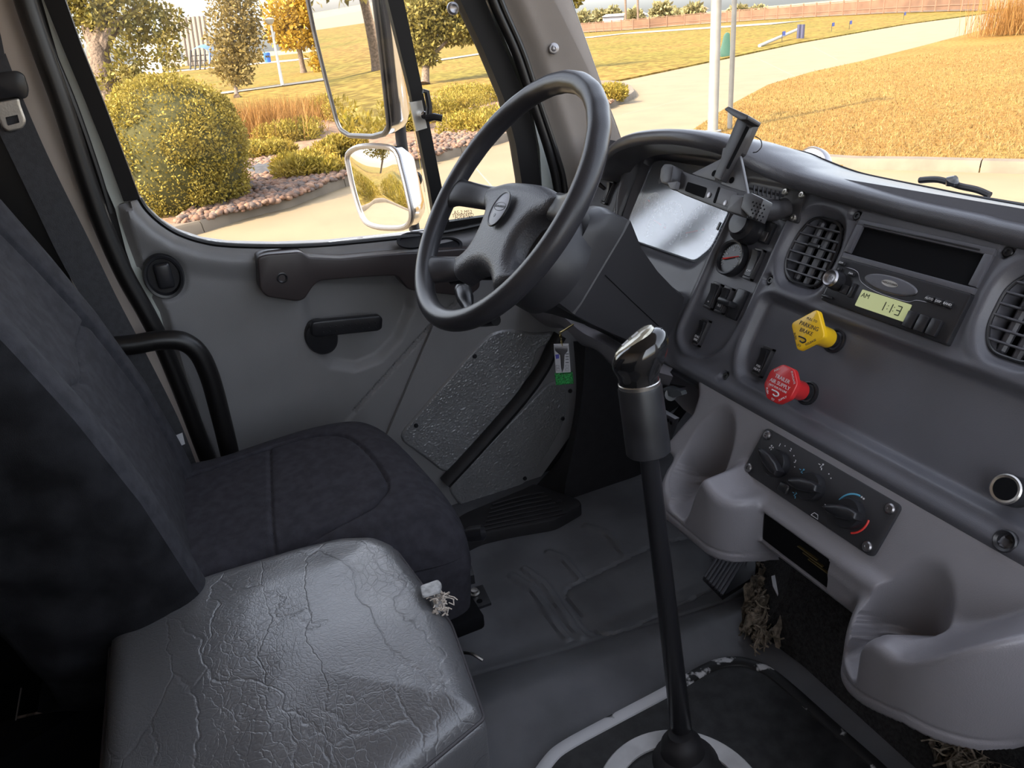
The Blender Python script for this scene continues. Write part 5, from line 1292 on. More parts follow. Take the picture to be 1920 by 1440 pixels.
GZ = -.95
def G(x, y, z=GZ): return AZ(x, y, z)
def G2(x, y, z=GZ): return tuple(AZ(x, y, z)[:2])
def flat(name, pts, z, m_, label=None, th=.05, parent=None):
    P = [V3(p[0], p[1], z) for p in pts]
    o = MB().prism([p - V3(0, 0, th) for p in P], V3(0, 0, th)).build(name, m_, parent, kind='structure' if parent is None else None, smooth=False); return o
def grass(name, c1, c2, c3, s1, s2):
    m = mat(name, c1, .95, spec=.1); n, l, b = nodes(m); t = n.new('ShaderNodeTexCoord')
    c1 = tuple(c * EXT for c in c1); c2 = tuple(c * EXT for c in c2)
    a = n.new('ShaderNodeTexNoise'); a.inputs['Scale'].default_value = s1; a.inputs['Detail'].default_value = 6; l.new(t.outputs['Object'], a.inputs['Vector'])
    r = n.new('ShaderNodeValToRGB'); r.color_ramp.elements[0].position = .40; r.color_ramp.elements[1].position = .62; r.color_ramp.elements[0].color = (*c1, 1); r.color_ramp.elements[1].color = (*c2, 1)
    l.new(a.outputs['Fac'], r.inputs[0])
    f = n.new('ShaderNodeTexNoise'); f.inputs['Scale'].default_value = s2; f.inputs['Detail'].default_value = 4; l.new(t.outputs['Object'], f.inputs['Vector'])
    r2 = n.new('ShaderNodeValToRGB'); r2.color_ramp.elements[0].position = .40; r2.color_ramp.elements[1].position = .60; r2.color_ramp.elements[0].color = (*c3, 1); r2.color_ramp.elements[1].color = (1, 1, 1, 1)
    l.new(f.outputs['Fac'], r2.inputs[0])
    mx = n.new('ShaderNodeMix'); mx.data_type = 'RGBA'; mx.blend_type = 'MULTIPLY'; mx.inputs['Factor'].default_value = 1.0
    l.new(r.outputs[0], mx.inputs['A']); l.new(r2.outputs[0], mx.inputs['B']); l.new(mx.outputs['Result'], b.inputs['Base Color'])
    bp = n.new('ShaderNodeBump'); bp.inputs['Strength'].default_value = .9; bp.inputs['Distance'].default_value = .05; l.new(f.outputs['Fac'], bp.inputs['Height']); l.new(bp.outputs[0], b.inputs['Normal'])
    return m
gdry = grass('dry_lawn', (.29, .165, .045), (.29, .20, .058), (.62, .55, .46), .35, 9)
ggreen = grass('green_lawn', (.215, .175, .034), (.28, .185, .045), (.50, .46, .38), .10, 3)
mulch = mat('mulch', (.20, .12, .07), .95, var=.4, vscale=6, bump=.8, bscale=40)
MB().prism([V3(-260, -260, GZ - .1), V3(260, -260, GZ - .1), V3(260, 260, GZ - .1), V3(-260, 260, GZ - .1)], V3(0, 0, .1)).build('driveway', M['concrete'], kind='structure', smooth=False)
MB().box((0, 0, GZ - .4), (6000, 6000, .2)).build('far_ground', mat('far_ground', (.34, .27, .13), .95), kind='structure', smooth=False)
curb_px = [(350, 445), (440, 415), (540, 390), (640, 352), (770, 318), (850, 295), (960, 262), (1080, 222), (1150, 200), (1186, 186)]
curb_pts = [np.array(q) for q in [(-8.9, -30), (-8.9, -14), (-9.0, -6), (-9.4, -2.6)]] + [np.array(G2(*p)) for p in curb_px] + [np.array(G2(1190, 178)), np.array(G2(1178, 166)), np.array(G2(1150, 160)), np.array(G2(1100, 160))]
cs = smooth_path(curb_pts, 6)
path_l = [G2(*p) for p in [(1165, 152), (1360, 111), (1500, 81), (1700, 46), (1850, 26)]]
def inset(P, w):
    out = []
    for i, p in enumerate(P):
        t = nrm(P[min(i + 1, len(P) - 1)] - P[max(i - 1, 0)]); out.append(p + np.array([-t[1], t[0]]) * w)
    return out
lawnL = [tuple(p) for p in inset(cs, .25)] + path_l + [(-60, 110), (-250, 140), (-250, -60), (-60, -60), (-9.5, -40)]
flat('lawn', lawnL, GZ + .06, ggreen, th=.2)
right = [G2(*p) for p in [(1850, 56), (1730, 88), (1620, 116), (1520, 138), (1440, 162), (1370, 200), (1300, 247)]] + [(-10.4, 8.05), (-8.6, 7.75)] + [G2(1570, 316), G2(1750, 320), G2(1920, 326), (0, 12.3), (8, 17), (40, 30), (80, 100), (-20, 80)]
flat('lawn', right, GZ + .05, gdry, th=.2)
# curb along the left bed, built as separate cast lengths
cb = struct('curb', (cs[20][0], cs[20][1], GZ))
Ls = [0]
for a, b in zip(cs[:-1], cs[1:]): Ls.append(Ls[-1] + np.linalg.norm(b - a))
Ls = np.array(Ls); csx = np.array([p[0] for p in cs]); csy = np.array([p[1] for p in cs])
def cpt(s): return np.array([np.interp(s, Ls, csx), np.interp(s, Ls, csy)])
def curb_run(s0, s1, seglen, parent, fn, hgt=.16, wd=.28):
    s = s0
    while s < s1:
        e = min(s + seglen - .015, s1); sec = []
        for k in np.linspace(s, e, 5):
            p, q = fn(k), fn(k + .05); t = nrm(q - p); nn = np.array([-t[1], t[0]])
            if np.dot(nn, [-1, 0]) < 0 and parent is cb: nn = nn
            prof = [(-.02, 0), (.0, hgt * .75), (.03, hgt), (wd, hgt), (wd, 0)]
            sec.append(np.array([[p[0] + nn[0] * a, p[1] + nn[1] * a, GZ + b] for a, b in prof]))
        MB().loft(sec).build('curb_stone', M['curb'], parent, sharp=40)
        s += seglen
curb_run(18, Ls[-1] - .5, 3.0, cb, cpt)
rc = [np.array(p) for p in right[8:14]]; rcs = smooth_path(rc, 6); RL = [0]
for a, b in zip(rcs[:-1], rcs[1:]): RL.append(RL[-1] + np.linalg.norm(b - a))
RL = np.array(RL); rx = np.array([p[0] for p in rcs]); ry = np.array([p[1] for p in rcs])
cbr = struct('curb', (rcs[3][0], rcs[3][1], GZ))
curb_run(0, min(RL[-1], 14), 3.0, cbr, lambda s: np.array([np.interp(s, RL, rx), np.interp(s, RL, ry)]), .14, .22)
# joints across the drive
jn = MB()
for a, b in (((1525, 88), (1570, 112)), ((1415, 107), (1500, 148)), ((1165, 215), (1330, 175)), ((870, 290), (985, 420))):
    jn.tube([G(*a, GZ + .001), G(*b, GZ + .001)], .012, 4, flat=.2)
jn.build('expansion_joints', mat('joint', (.30, .24, .18), .9), kind='structure')
walk = mat('walk', (.33, .28, .22), .85, var=.05, vscale=.5)
def strip(name, mid, w, z):
    P = [np.array(G2(*p, GZ + .10)) for p in mid]; L_, R_ = [], []
    for i, p in enumerate(P):
        t = nrm(P[min(i + 1, len(P) - 1)] - P[max(i - 1, 0)]); nn = np.array([-t[1], t[0]]); L_.append(p + nn * w / 2); R_.append(p - nn * w / 2)
    flat(name, L_ + R_[::-1], z, walk, th=.02)
strip('sidewalk', [(250, 190), (420, 174), (600, 150), (740, 125), (860, 107), (960, 92)], 1.9, GZ + .115)
strip('sidewalk', [(1085, 72), (1180, 62), (1330, 52), (1480, 42)], 6, GZ + .115)
strip('parking_lot', [(240, 141), (330, 133), (480, 119), (580, 110)], 16, GZ + .115)

# ---- planting bed
bed = [G2(*p, GZ + .1) for p in [(330, 428), (420, 405), (540, 376), (640, 338), (770, 306), (850, 282), (960, 248), (1070, 212), (1150, 192), (1178, 178), (1120, 150), (900, 165), (700, 200), (560, 240), (470, 262), (300, 300), (180, 330)]]
flat('planting_bed', bed, GZ + .125, mulch, th=.03)
stonem = [mat('stone_a', (.19, .10, .062), .85, var=.25, vscale=14), mat('stone_b', (.15, .092, .066), .85, var=.25, vscale=14), mat('stone_c', (.24, .145, .096), .85, var=.25, vscale=14), mat('stone_d', (.11, .082, .07), .85, var=.25, vscale=14)]
def stone_mesh(seed):
    r = np.random.default_rng(seed); b = bmesh.new(); bmesh.ops.create_icosphere(b, subdivisions=1, radius=1.0)
    for v in b.verts: v.co = Vector(np.array(v.co) * (1 + r.normal(0, .10)) * np.array([1, .8, .6]))
    me = bpy.data.meshes.new('stone'); b.to_mesh(me); b.free(); me.shade_smooth(); me.materials.append(stonem[seed % 4]); return me
smesh = [stone_mesh(i) for i in range(8)]
regs = [([(322, 430), (395, 355), (452, 300), (475, 285), (535, 300), (560, 325), (640, 338), (540, 378), (440, 404)], 1600, .046),
        ([(545, 345), (600, 335), (650, 320), (700, 285), (760, 275), (850, 250), (960, 232), (1070, 200), (1150, 188), (1150, 194), (1070, 214), (960, 250), (850, 284), (770, 308), (640, 340)], 1400, .046)]
rb_ = thing('river_rock_bed', 'bed of pinkish river stones between the curb and the bushes', 'rocks', (*G2(500, 360), GZ + .12))
cand = []
for pl, n, sz in regs:
    P = np.array([G2(*p, GZ + .12) for p in pl]); lo, hi = P.min(0), P.max(0)
    q = np.random.default_rng(3).uniform(lo, hi, (n * 9, 2)); ins = sd_poly(q[:, 0], q[:, 1], P) < -.03
    for p in q[ins][:n * 2]: cand.append((np.linalg.norm(p - CAM[:2]), p, sz))
cand.sort(key=lambda a: a[0]); rs = np.random.default_rng(8); stuffs = [MB() for _ in range(4)]
for me in smesh[:1]: sv = np.array([v.co[:] for v in me.vertices]); sf = [list(p.vertices) for p in me.polygons]
for i, (d, p, sz) in enumerate(cand):
    s_ = sz * rs.uniform(.75, 1.75); pos = V3(p[0], p[1], GZ + .125 + s_ * .30 + .05 * rs.random()); rz = rs.uniform(0, 6.28)
    if i < 300:
        o = bpy.data.objects.new('stone', smesh[i % 8]); COL.objects.link(o); o.parent = rb_; o.location = Vector(pos - ROOT[rb_]); o.scale = (s_, s_, s_); o.rotation_euler = (rs.normal(0, .3), rs.normal(0, .3), rz)
    else:
        k4 = int(rs.integers(0, 4)); R_ = np.array([[math.cos(rz), math.sin(rz), 0], [-math.sin(rz), math.cos(rz), 0], [0, 0, 1]]); stuffs[k4].add(pos + (sv * s_) @ R_, sf)
for k4 in range(4): stuffs[k4].build('small_stones', stonem[k4], rb_, kind='stuff', sharp=180)
bl = MB(); bl.ball(G(500, 325, GZ + .12), (.62, .42, .16), sub=3)
v = bl.v[0]; bl.v[0] = v + rs.normal(0, .012, v.shape); bl.build('boulder', mat('grey_rock', (.055, .055, .06), .85, var=.3, vscale=9, bump=.8, bscale=14), None, 'flat dark grey boulder lying among the small river stones', 'rock', sharp=180)

# ---- foliage helpers
def leafmat(name, c1, c2, tr=.35):
    m = mat(name, c1, .6, spec=.25, col2=c2, vscale=2.5, detail=8); n, l, b = nodes(m)
    oi = n.new('ShaderNodeNewGeometry'); hs = n.new('ShaderNodeHueSaturation')
    mm = n.new('ShaderNodeMapRange'); mm.inputs['To Min'].default_value = .55; mm.inputs['To Max'].default_value = 1.35; l.new(oi.outputs['Random Per Island'], mm.inputs['Value']); l.new(mm.outputs[0], hs.inputs['Value'])
    src = b.inputs['Base Color'].links[0].from_socket; l.new(src, hs.inputs['Color']); l.new(hs.outputs[0], b.inputs['Base Color'])
    t = n.new('ShaderNodeBsdfTranslucent'); l.new(hs.outputs[0], t.inputs[0]); mx = n.new('ShaderNodeMixShader'); mx.inputs[0].default_value = tr
    l.new(b.outputs[0], mx.inputs[1]); l.new(t.outputs[0], mx.inputs[2]); l.new(mx.outputs[0], n['Material Output'].inputs[0]); return m
def leaves(cl, n, size, seed, shell=.55, up=0.0, asp=.55):
    """cl: ellipsoids (centre, radii); n leaf blades spread near their surfaces"""
    r = np.random.default_rng(seed); w = np.array([np.prod(c[1]) ** (2 / 3) for c in cl]); w /= w.sum(); k = r.choice(len(cl), n, p=w)
    C_ = np.array([c[0] for c in cl])[k]; R_ = np.array([np.ones(3) * c[1] for c in cl])[k]
    d = r.normal(0, 1, (n, 3)); d /= np.linalg.norm(d, axis=1)[:, None]; rad = (shell + (1 - shell) * r.random(n) ** .6) * (1 + r.normal(0, .05, n))
    p = C_ + d * R_ * rad[:, None]
    a = r.normal(0, 1, (n, 3)) + d * .6; a[:, 2] += up; a /= np.linalg.norm(a, axis=1)[:, None]
    b = np.cross(a, r.normal(0, 1, (n, 3))); b /= np.linalg.norm(b, axis=1)[:, None]
    s_ = size * r.uniform(.6, 1.4, n)[:, None]
    q = np.stack([p, p + a * s_ * .5 + b * s_ * asp * .5, p + a * s_, p + a * s_ * .5 - b * s_ * asp * .5], 1).reshape(-1, 3)
    m = MB(); m.v = [q]; m.n = len(q); m.f = np.arange(4 * n).reshape(-1, 4).tolist(); return m
def at(px_, py_, dist): 
    d = CF + CR * (px_ - 960) / FPX - CU * (py_ - 720) / FPX; return CAM + d * dist
def cl_px(l, dist):
    """clusters measured in the photograph at a real distance: (x, y, half-width, half-height)"""
    return [(at(x, y, dist), V3(w, w, h) * dist / FPX) for x, y, w, h in l]
bark = mat('bark', (.17, .12, .085), .9, var=.35, vscale=14, bump=1.0, bscale=18, bdist=.03)
# clipped round shrub
lm_box = leafmat('boxwood_leaf', (.29, .225, .038), (.41, .315, .062))
bc = at(330, 290, 11.0)
bx_ = thing('boxwood_shrub', 'big round clipped yellow-green shrub beside the rocks, left in the side window', 'shrub', (bc[0], bc[1], GZ + .1))
bR = V3(1.05, 1.05, 1.10)
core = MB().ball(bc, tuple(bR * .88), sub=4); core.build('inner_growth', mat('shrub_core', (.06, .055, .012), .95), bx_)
lob = [(bc + nrm(np.random.default_rng(i).normal(0, 1, 3)) * bR * .78, V3(.26, .26, .26)) for i in range(70)]
leaves(lob + [(bc, bR * .96)] * 1, 80000, .042, 4, shell=.88, up=.5).build('foliage', lm_box, bx_, kind='stuff', sharp=180)
MB().tube([V3(bc[0], bc[1], GZ + .05), V3(bc[0], bc[1], bc[2] - .6)], .08, 8).build('stem', bark, bx_)
# low junipers
lm_j = leafmat('juniper_leaf', (.28, .225, .033), (.41, .295, .055))
jl = [(500, 275, 55, 30, 'low spreading juniper touching the tall orange grass'), (575, 300, 62, 40, 'low spreading juniper with yellow tips right of the flat boulder'), (545, 245, 60, 24, 'low spreading juniper behind the one by the boulder'), (640, 265, 45, 38, 'low spreading juniper seen below the tall side mirror'), (655, 190, 85, 40, 'wide juniper mound seen through the gap left of the mirror frame'), (745, 215, 50, 40, 'juniper mound behind the window division bar'), (830, 195, 72, 34, 'wide yellow-green juniper right of the window latch'), (905, 222, 66, 30, 'low juniper next to the curb just left of the windshield pillar'), (880, 180, 80, 20, 'juniper mound at the back of the bed right of the latch'), (1142, 168, 42, 24, 'small juniper on the island tip in the windshield corner')]
for i, (x, y, w, h, lab) in enumerate(jl):
    g_ = G(x, y + h * .85, GZ + .12); dist = np.dot(g_ - CAM, CF); r_ = w * dist / FPX
    c = g_ + nrm([g_[0] - CAM[0], g_[1] - CAM[1], 0]) * r_ * .5
    t = thing('juniper_shrub', lab, 'shrub', (c[0], c[1], GZ + .12), 'low junipers in the planting bed')
    rr2 = np.random.default_rng(40 + i); hh = min(.55, max(.25, h * dist / FPX * .8))
    cl_ = [(V3(c[0] + rr2.uniform(-.8, .8) * r_, c[1] + rr2.uniform(-.8, .8) * r_, GZ + .12 + hh * rr2.uniform(.2, .7)), V3(.45, .45, .35) * min(r_, 1.1) * rr2.uniform(.7, 1.2)) for _ in range(12)]
    leaves(cl_, 11000, .085, 60 + i, shell=.5, up=.9, asp=.3).build('foliage', lm_j, t, kind='stuff', sharp=180)
    MB().tube([V3(c[0], c[1], GZ + .10), V3(c[0], c[1], GZ + .35)], .03, 6).build('stem', bark, t)
# the same bed goes on behind the truck (seen in the mirrors)
for i, (x, y, r_) in enumerate([(-10.8, -5, 1.1), (-11.2, -8.5, 1.3), (-10.6, -12, 1.1), (-12.5, -15, 1.5), (-14, -7, 1.3), (-11, -18, 1.4)]):
    t = thing('juniper_shrub', 'low shrub in the bed behind the truck, seen only in the mirrors', 'shrub', (x, y, GZ + .1), 'shrubs behind the truck')
    rr2 = np.random.default_rng(80 + i); cl_ = [(V3(x + rr2.uniform(-.8, .8) * r_, y + rr2.uniform(-.8, .8) * r_, GZ + .3), V3(.5, .5, .4)) for _ in range(9)]
    leaves(cl_, 3500, .14, 90 + i, shell=.5, up=.8, asp=.3).build('foliage', lm_j, t, kind='stuff', sharp=180)
def blades(name, label, centre, rad, n, h, m_, seed, lean=.25):
    r = np.random.default_rng(seed); p = centre + np.column_stack([r.normal(0, rad * .5, n), r.normal(0, rad * .5, n), np.zeros(n)])
    tip = p + np.column_stack([r.normal(0, lean, n), r.normal(0, lean, n), h * r.uniform(.6, 1.1, n)]); mid = (p + tip) / 2 + r.normal(0, .02, (n, 3)); s_ = np.column_stack([r.normal(0, 1, n), r.normal(0, 1, n), np.zeros(n)]); s_ = s_ / np.linalg.norm(s_, axis=1)[:, None] * .010
    q = np.stack([p - s_, p + s_, mid + s_ * .8, mid - s_ * .8, tip], 1).reshape(-1, 3); f = []
    for i in range(n): f += [(5 * i, 5 * i + 1, 5 * i + 2, 5 * i + 3), (5 * i + 3, 5 * i + 2, 5 * i + 4)]
    m = MB(); m.add(q, f); return m.build(name, m_, None, label, 'grass', kind='stuff', sharp=180)
lm_g = leafmat('straw_leaf', (.33, .16, .042), (.41, .225, .07), .4)
blades('tall_grass', 'tall dry orange ornamental grass right behind the round shrub', G(500, 262, GZ + .1), 1.0, 1500, 1.0, lm_g, 1)
blades('tall_grass', 'dry orange grass spreading along the bed left of the tall mirror', G(575, 225, GZ + .1), 1.6, 1500, .7, lm_g, 3)
blades('tall_grass', 'tuft of tall orange grass at the top right corner of the windshield', G(1905, 62, GZ + .1), 1.5, 900, 2.0, lm_g, 2)
# lawn blades on the nearer part of the right lawn
lr = np.random.default_rng(11); P = np.array(right); q = lr.uniform([-20, 7.6], [3, 30], (620000, 2)); dd3 = np.linalg.norm(q - CAM[:2], axis=1)
keep = (sd_poly(q[:, 0], q[:, 1], P) < -.05) & (lr.random(len(q)) < np.clip((11.0 / dd3) ** 2, 0, 1)); q = q[keep]; n = len(q)
p = np.column_stack([q, np.full(n, GZ + .05)]); tip = p + np.column_stack([lr.normal(0, .028, n), lr.normal(0, .028, n), lr.uniform(.025, .075, n)]); s_ = np.column_stack([lr.normal(0, .0042, (n, 2)), np.zeros(n)])
mq = MB(); mq.v = [np.stack([p - s_, p + s_, tip], 1).reshape(-1, 3)]; mq.n = 3 * n; mq.f = np.arange(3 * n).reshape(-1, 3).tolist()
mq.build('lawn_grass', leafmat('lawn_blade', (.28, .168, .056), (.32, .225, .085), .3), None, 'short dry golden grass blades of the lawn ahead of the windshield', 'grass', kind='stuff', sharp=180)

# ---- trees
def tree(name, lab, base, trunk, tr, clusters, n, size, lmat, seed, branches=(), group=None, shell=.3):
    t = thing(name, lab, 'tree', base, group)
    MB().tube(smooth_path(trunk, 6), np.interp(np.linspace(0, 1, 6 * (len(trunk) - 1) + 1), [0, .12, 1], [tr * 1.35, tr, tr * .6]).tolist(), 12).build('trunk', bark, t)
    for b in branches: MB().tube(smooth_path(b, 5), np.linspace(tr * .6, tr * .2, 5 * (len(b) - 1) + 1).tolist(), 8).build('branch', bark, t)
    leaves(clusters, n, size, seed, shell=shell).build('foliage', lmat, t, kind='stuff', sharp=180); return t
lm_t1 = leafmat('poplar_leaf', (.19, .17, .045), (.32, .245, .055))
d1 = 21.0; b1_ = at(205, 190, d1); b1_[2] = GZ
tk = lambda l, d: [at(x, y, d) for x, y in l]
tree('shade_tree', 'big tree with a thick forked trunk and hanging leaves at the left window edge', b1_, [b1_] + tk([(188, 120), (180, 85)], d1), .36,
     cl_px([(225, 20, 75, 40), (165, 10, 50, 40), (290, 40, 30, 45), (312, 95, 30, 40), (245, 110, 34, 50), (225, 150, 45, 30), (325, 40, 25, 30), (190, 40, 35, 28), (135, 30, 30, 50), (260, 60, 30, 30), (60, -30, 90, 60), (200, -60, 150, 60)], d1), 15000, .13, lm_t1, 21,
     [tk([(180, 90), (160, 40), (140, -20)], d1), tk([(190, 100), (205, 65), (235, 35), (262, 12)], d1), tk([(182, 85), (200, 20), (210, -40)], d1)])
lm_t2 = leafmat('pine_leaf', (.21, .155, .05), (.31, .22, .065)); d2 = 44.0; b2_ = G(444, 182, GZ + .1)
tree('pine_tree', 'small sparse pine standing alone on the lawn above the round shrub', b2_, [b2_] + tk([(442, 165), (436, 90), (430, -30)], d2), .12,
     cl_px([(440, 30, 52, 40), (425, 75, 42, 30), (450, 100, 48, 28), (425, 125, 36, 20), (445, 145, 34, 16), (440, -20, 55, 40), (470, 60, 26, 26)], d2), 7000, .22, lm_t2, 22, [tk([(440, 140), (420, 120)], d2), tk([(438, 120), (465, 95)], d2)], shell=.1)
lm_t3 = leafmat('autumn_leaf', (.42, .25, .022), (.52, .33, .045)); d3 = 62.0; b3_ = at(562, 95, d3); b3_[2] = GZ + .1
tree('autumn_tree', 'bright golden autumn tree left of the tall side mirror', b3_, [b3_] + tk([(562, 95), (560, 60), (556, 0)], d3), .22,
     cl_px([(540, 25, 50, 34), (575, 45, 40, 34), (520, 60, 26, 22), (590, 10, 60, 40), (560, 75, 40, 18), (600, 115, 22, 26)], d3), 6000, .36, lm_t3, 23)
lm_t4 = leafmat('ash_leaf', (.21, .18, .045), (.31, .245, .06)); b4_ = G(797, 157, GZ + .1); d4 = float(np.dot(b4_ - CAM, CF))
tree('young_tree', 'young round tree on the lawn seen through the quarter window', b4_, [b4_] + tk([(798, 130), (796, 100), (795, 30)], d4), .19,
     cl_px([(800, 40, 50, 36), (790, 90, 34, 24), (840, 50, 40, 30), (870, 60, 34, 22), (775, 60, 24, 30), (815, 5, 70, 34), (880, 10, 50, 36), (800, 110, 22, 14)], d4), 14000, .20, lm_t4, 24, [tk([(797, 120), (830, 85), (860, 60)], d4)])
b5_ = at(1040, 60, 34); b5_[2] = GZ
tree('park_tree', 'tree top peeping past the upper end of the windshield pillar', b5_, [b5_] + tk([(1040, 30)], 34), .15, cl_px([(1070, -5, 26, 18), (1040, 0, 40, 30)], 34), 1800, .2, lm_t4, 25)
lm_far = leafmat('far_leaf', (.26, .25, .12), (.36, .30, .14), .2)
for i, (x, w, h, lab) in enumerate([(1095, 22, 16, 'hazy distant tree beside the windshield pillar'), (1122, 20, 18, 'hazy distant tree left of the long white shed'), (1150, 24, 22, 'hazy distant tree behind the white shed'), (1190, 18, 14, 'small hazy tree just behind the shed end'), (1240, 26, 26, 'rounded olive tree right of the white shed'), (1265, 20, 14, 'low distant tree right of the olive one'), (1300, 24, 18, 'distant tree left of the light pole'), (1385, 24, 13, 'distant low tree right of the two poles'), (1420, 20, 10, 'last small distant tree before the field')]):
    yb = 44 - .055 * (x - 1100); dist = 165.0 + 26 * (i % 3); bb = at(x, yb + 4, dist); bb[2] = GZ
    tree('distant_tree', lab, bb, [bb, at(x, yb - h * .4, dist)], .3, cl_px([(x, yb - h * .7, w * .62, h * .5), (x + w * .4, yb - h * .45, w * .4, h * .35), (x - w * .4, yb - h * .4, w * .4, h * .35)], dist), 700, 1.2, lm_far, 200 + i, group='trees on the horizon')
# trees behind the truck for the mirrors
for i, (x, y) in enumerate([(-24, -16), (-30, -30), (-19, -34), (-38, -22), (-12, -42)]):
    bb = V3(x, y, GZ)
    tree('roadside_tree', 'tree behind the truck, seen only as a reflection in the mirrors', bb, [bb, bb + V3(.1, 0, 2), bb + V3(0, .1, 4.5)], .2, [(bb + V3(dx, dy, dz), V3(1.6, 1.6, 1.3)) for dx, dy, dz in ((0, 0, 4.6), (1, .5, 3.6), (-1.1, .3, 3.8), (.2, -1, 5.4))], 2600, .3, lm_t1, 300 + i, group='trees behind the truck')

# ---- posts, signs, fence, buildings
galv = mat('galvanized', (.24, .228, .20), .5, metal=.2, var=.08, vscale=6)
gp = G(1336, 249, GZ + .05); lp_ = thing('light_pole', 'tall pale galvanized light pole on the lawn straight ahead', 'pole', gp)
MB().lathe(gp, (0, 0, 1), [(.16, 0), (.16, .04), (.10, .05), (.096, .06), (.085, 4.3), (0, 4.3)], 20).build('shaft', galv, lp_)
MB().box(gp + V3(.0, 0, 4.38), (.55, .26, .16), bev=.03).build('lamp_head', galv, lp_)
g2_ = G(1368, 241, GZ + .05); sp_ = thing('sign_post', 'thinner grey post right beside the tall light pole with a green bag tied on', 'post', g2_)
MB().lathe(g2_, (0, 0, 1), [(.048, 0), (.045, 4.2), (0, 4.2)], 14).build('post', galv, sp_)
dgp = float(np.dot(g2_ - CAM, CF))
MB().prism(rnd_poly([at(*p, dgp) for p in [(1352, 88), (1357, 66), (1362, 60), (1367, 62), (1368, 104), (1350, 107), (1348, 100)]], .03, 3), V3(.10, -.06, 0), .04).build('green_bag', mat('green_bag', (.03, .09, .06), .6), sp_)
lg = G(530, 161, GZ + .1); lpo = thing('lamp_post', 'slim white lamp post on the far lawn above the orange grass', 'lamp post', lg); dl4 = float(np.dot(lg - CAM, CF))
wp = mat('white_paint', (.45, .43, .38), .5)
MB().tube([lg, at(508, 48, dl4)], [.10, .065], 10).build('shaft', wp, lpo)
MB().lathe(at(507, 46, dl4), (0, 0, 1), [(.10, 0), (.22, .12), (.30, .28), (.12, .36), (0, .38)], 14).build('lantern', wp, lpo)
bn = G(503, 117, GZ + .1); dbn = float(np.dot(bn - CAM, CF)); k_ = dbn / FPX
MB().lathe(bn, (0, 0, 1), [(5.5 * k_, 0), (6.5 * k_, 15 * k_), (6.8 * k_, 16 * k_), (5.5 * k_, 17 * k_), (0, 17.5 * k_)], 14).build('trash_can', mat('blue_can', (.03, .14, .52), .5), None, 'small blue trash can on the far path beside the white lamp post', 'trash can')
pv = thing('park_shelter', 'blue-roofed park shelter on posts far off beside the pine', 'shelter', at(376, 132, 95)); dv = 95
MB().loft([np.array([at(354 + k * 8, 98 - 9 * math.sin(math.pi * k / 5), dv) for k in range(6)]), np.array([at(362 + k * 8, 92 - 9 * math.sin(math.pi * k / 5), dv + 6) for k in range(6)])], cap=False, closed=False).build('roof', mat('blue_roof', (.06, .17, .40), .5), pv)
for x in (357, 366, 375, 384, 393): MB().tube([at(x, 130, dv), at(x, 94, dv)], .12, 6).build('post', mat('post_blue', (.05, .14, .40), .5) if x == 393 else M['blackm'], pv)
for y in (105, 115, 124): MB().tube([at(357, y, dv), at(390, y - 2, dv)], .06, 5).build('rail', M['blackm'], pv)
ds_ = 170.0; tan = mat('silo_tan', (.27, .215, .17), .8)
def facade(name, lab, cat, cor, dist, m_, depth, ribs=0, rm=None, roof=None):
    b = [at(*p, dist) for p in cor]; mid = np.mean(b, 0); fwd = nrm([mid[0] - CAM[0], mid[1] - CAM[1], 0])
    t = thing(name, lab, cat, (mid[0], mid[1], GZ))
    b2 = [V3(q[0], q[1], q[2]) for q in b]; b2[0] = V3(b2[0][0], b2[0][1], GZ); b2[1] = V3(b2[1][0], b2[1][1], GZ)
    MB().prism(b2, fwd * depth).build('walls', m_, t, smooth=False)
    for i in range(ribs):
        f = (i + .5) / ribs; a0, a1 = b2[0] + (b2[1] - b2[0]) * f, b2[3] + (b2[2] - b2[3]) * f
        MB().tube([a0 - fwd * .2, a1 - fwd * .2], np.linalg.norm(b2[1] - b2[0]) / ribs * .5, 8).build('silo_tube', m_, t)
    if roof: MB().prism([at(*p, dist - .4) for p in roof], fwd * depth).build('roof', rm, t, smooth=False)
    return t
facade('grain_elevator', 'tall tan ribbed grain silos on the horizon behind the pine', 'silo', [(336, 78), (386, 72), (384, 30), (334, 34)], ds_, tan, 12, 6)
facade('elevator_tower', 'narrow pale concrete tower left of the ribbed silos', 'tower', [(306, 82), (330, 80), (326, -20), (300, -20)], ds_, mat('tower', (.33, .285, .25), .8), 10)
facade('white_building', 'low white building with a pale roof seen between the tree branches', 'building', [(255, 112), (298, 108), (296, 72), (253, 74)], 120, mat('bldg', (.40, .385, .37), .7), 15, roof=[(252, 75), (298, 73), (288, 65), (262, 66)], rm=mat('bldg_roof', (.33, .30, .28), .7))
facade('white_shed', 'long low white shed on the horizon just right of the windshield pillar', 'building', [(1130, 42), (1213, 38), (1213, 26), (1130, 31)], 170, mat('shed', (.38, .38, .40), .7), 12, roof=[(1128, 32), (1216, 27), (1206, 22), (1136, 27)], rm=mat('shed_roof', (.42, .42, .46), .6))
facade('brown_house', 'tiny brown-roofed house on the horizon left of the light pole', 'building', [(1296, 24), (1326, 22), (1326, 16), (1296, 18)], 200, mat('house', (.48, .40, .34), .8), 10, roof=[(1292, 19), (1330, 16), (1318, 11), (1302, 12)], rm=mat('house_roof', (.32, .2, .15), .8))
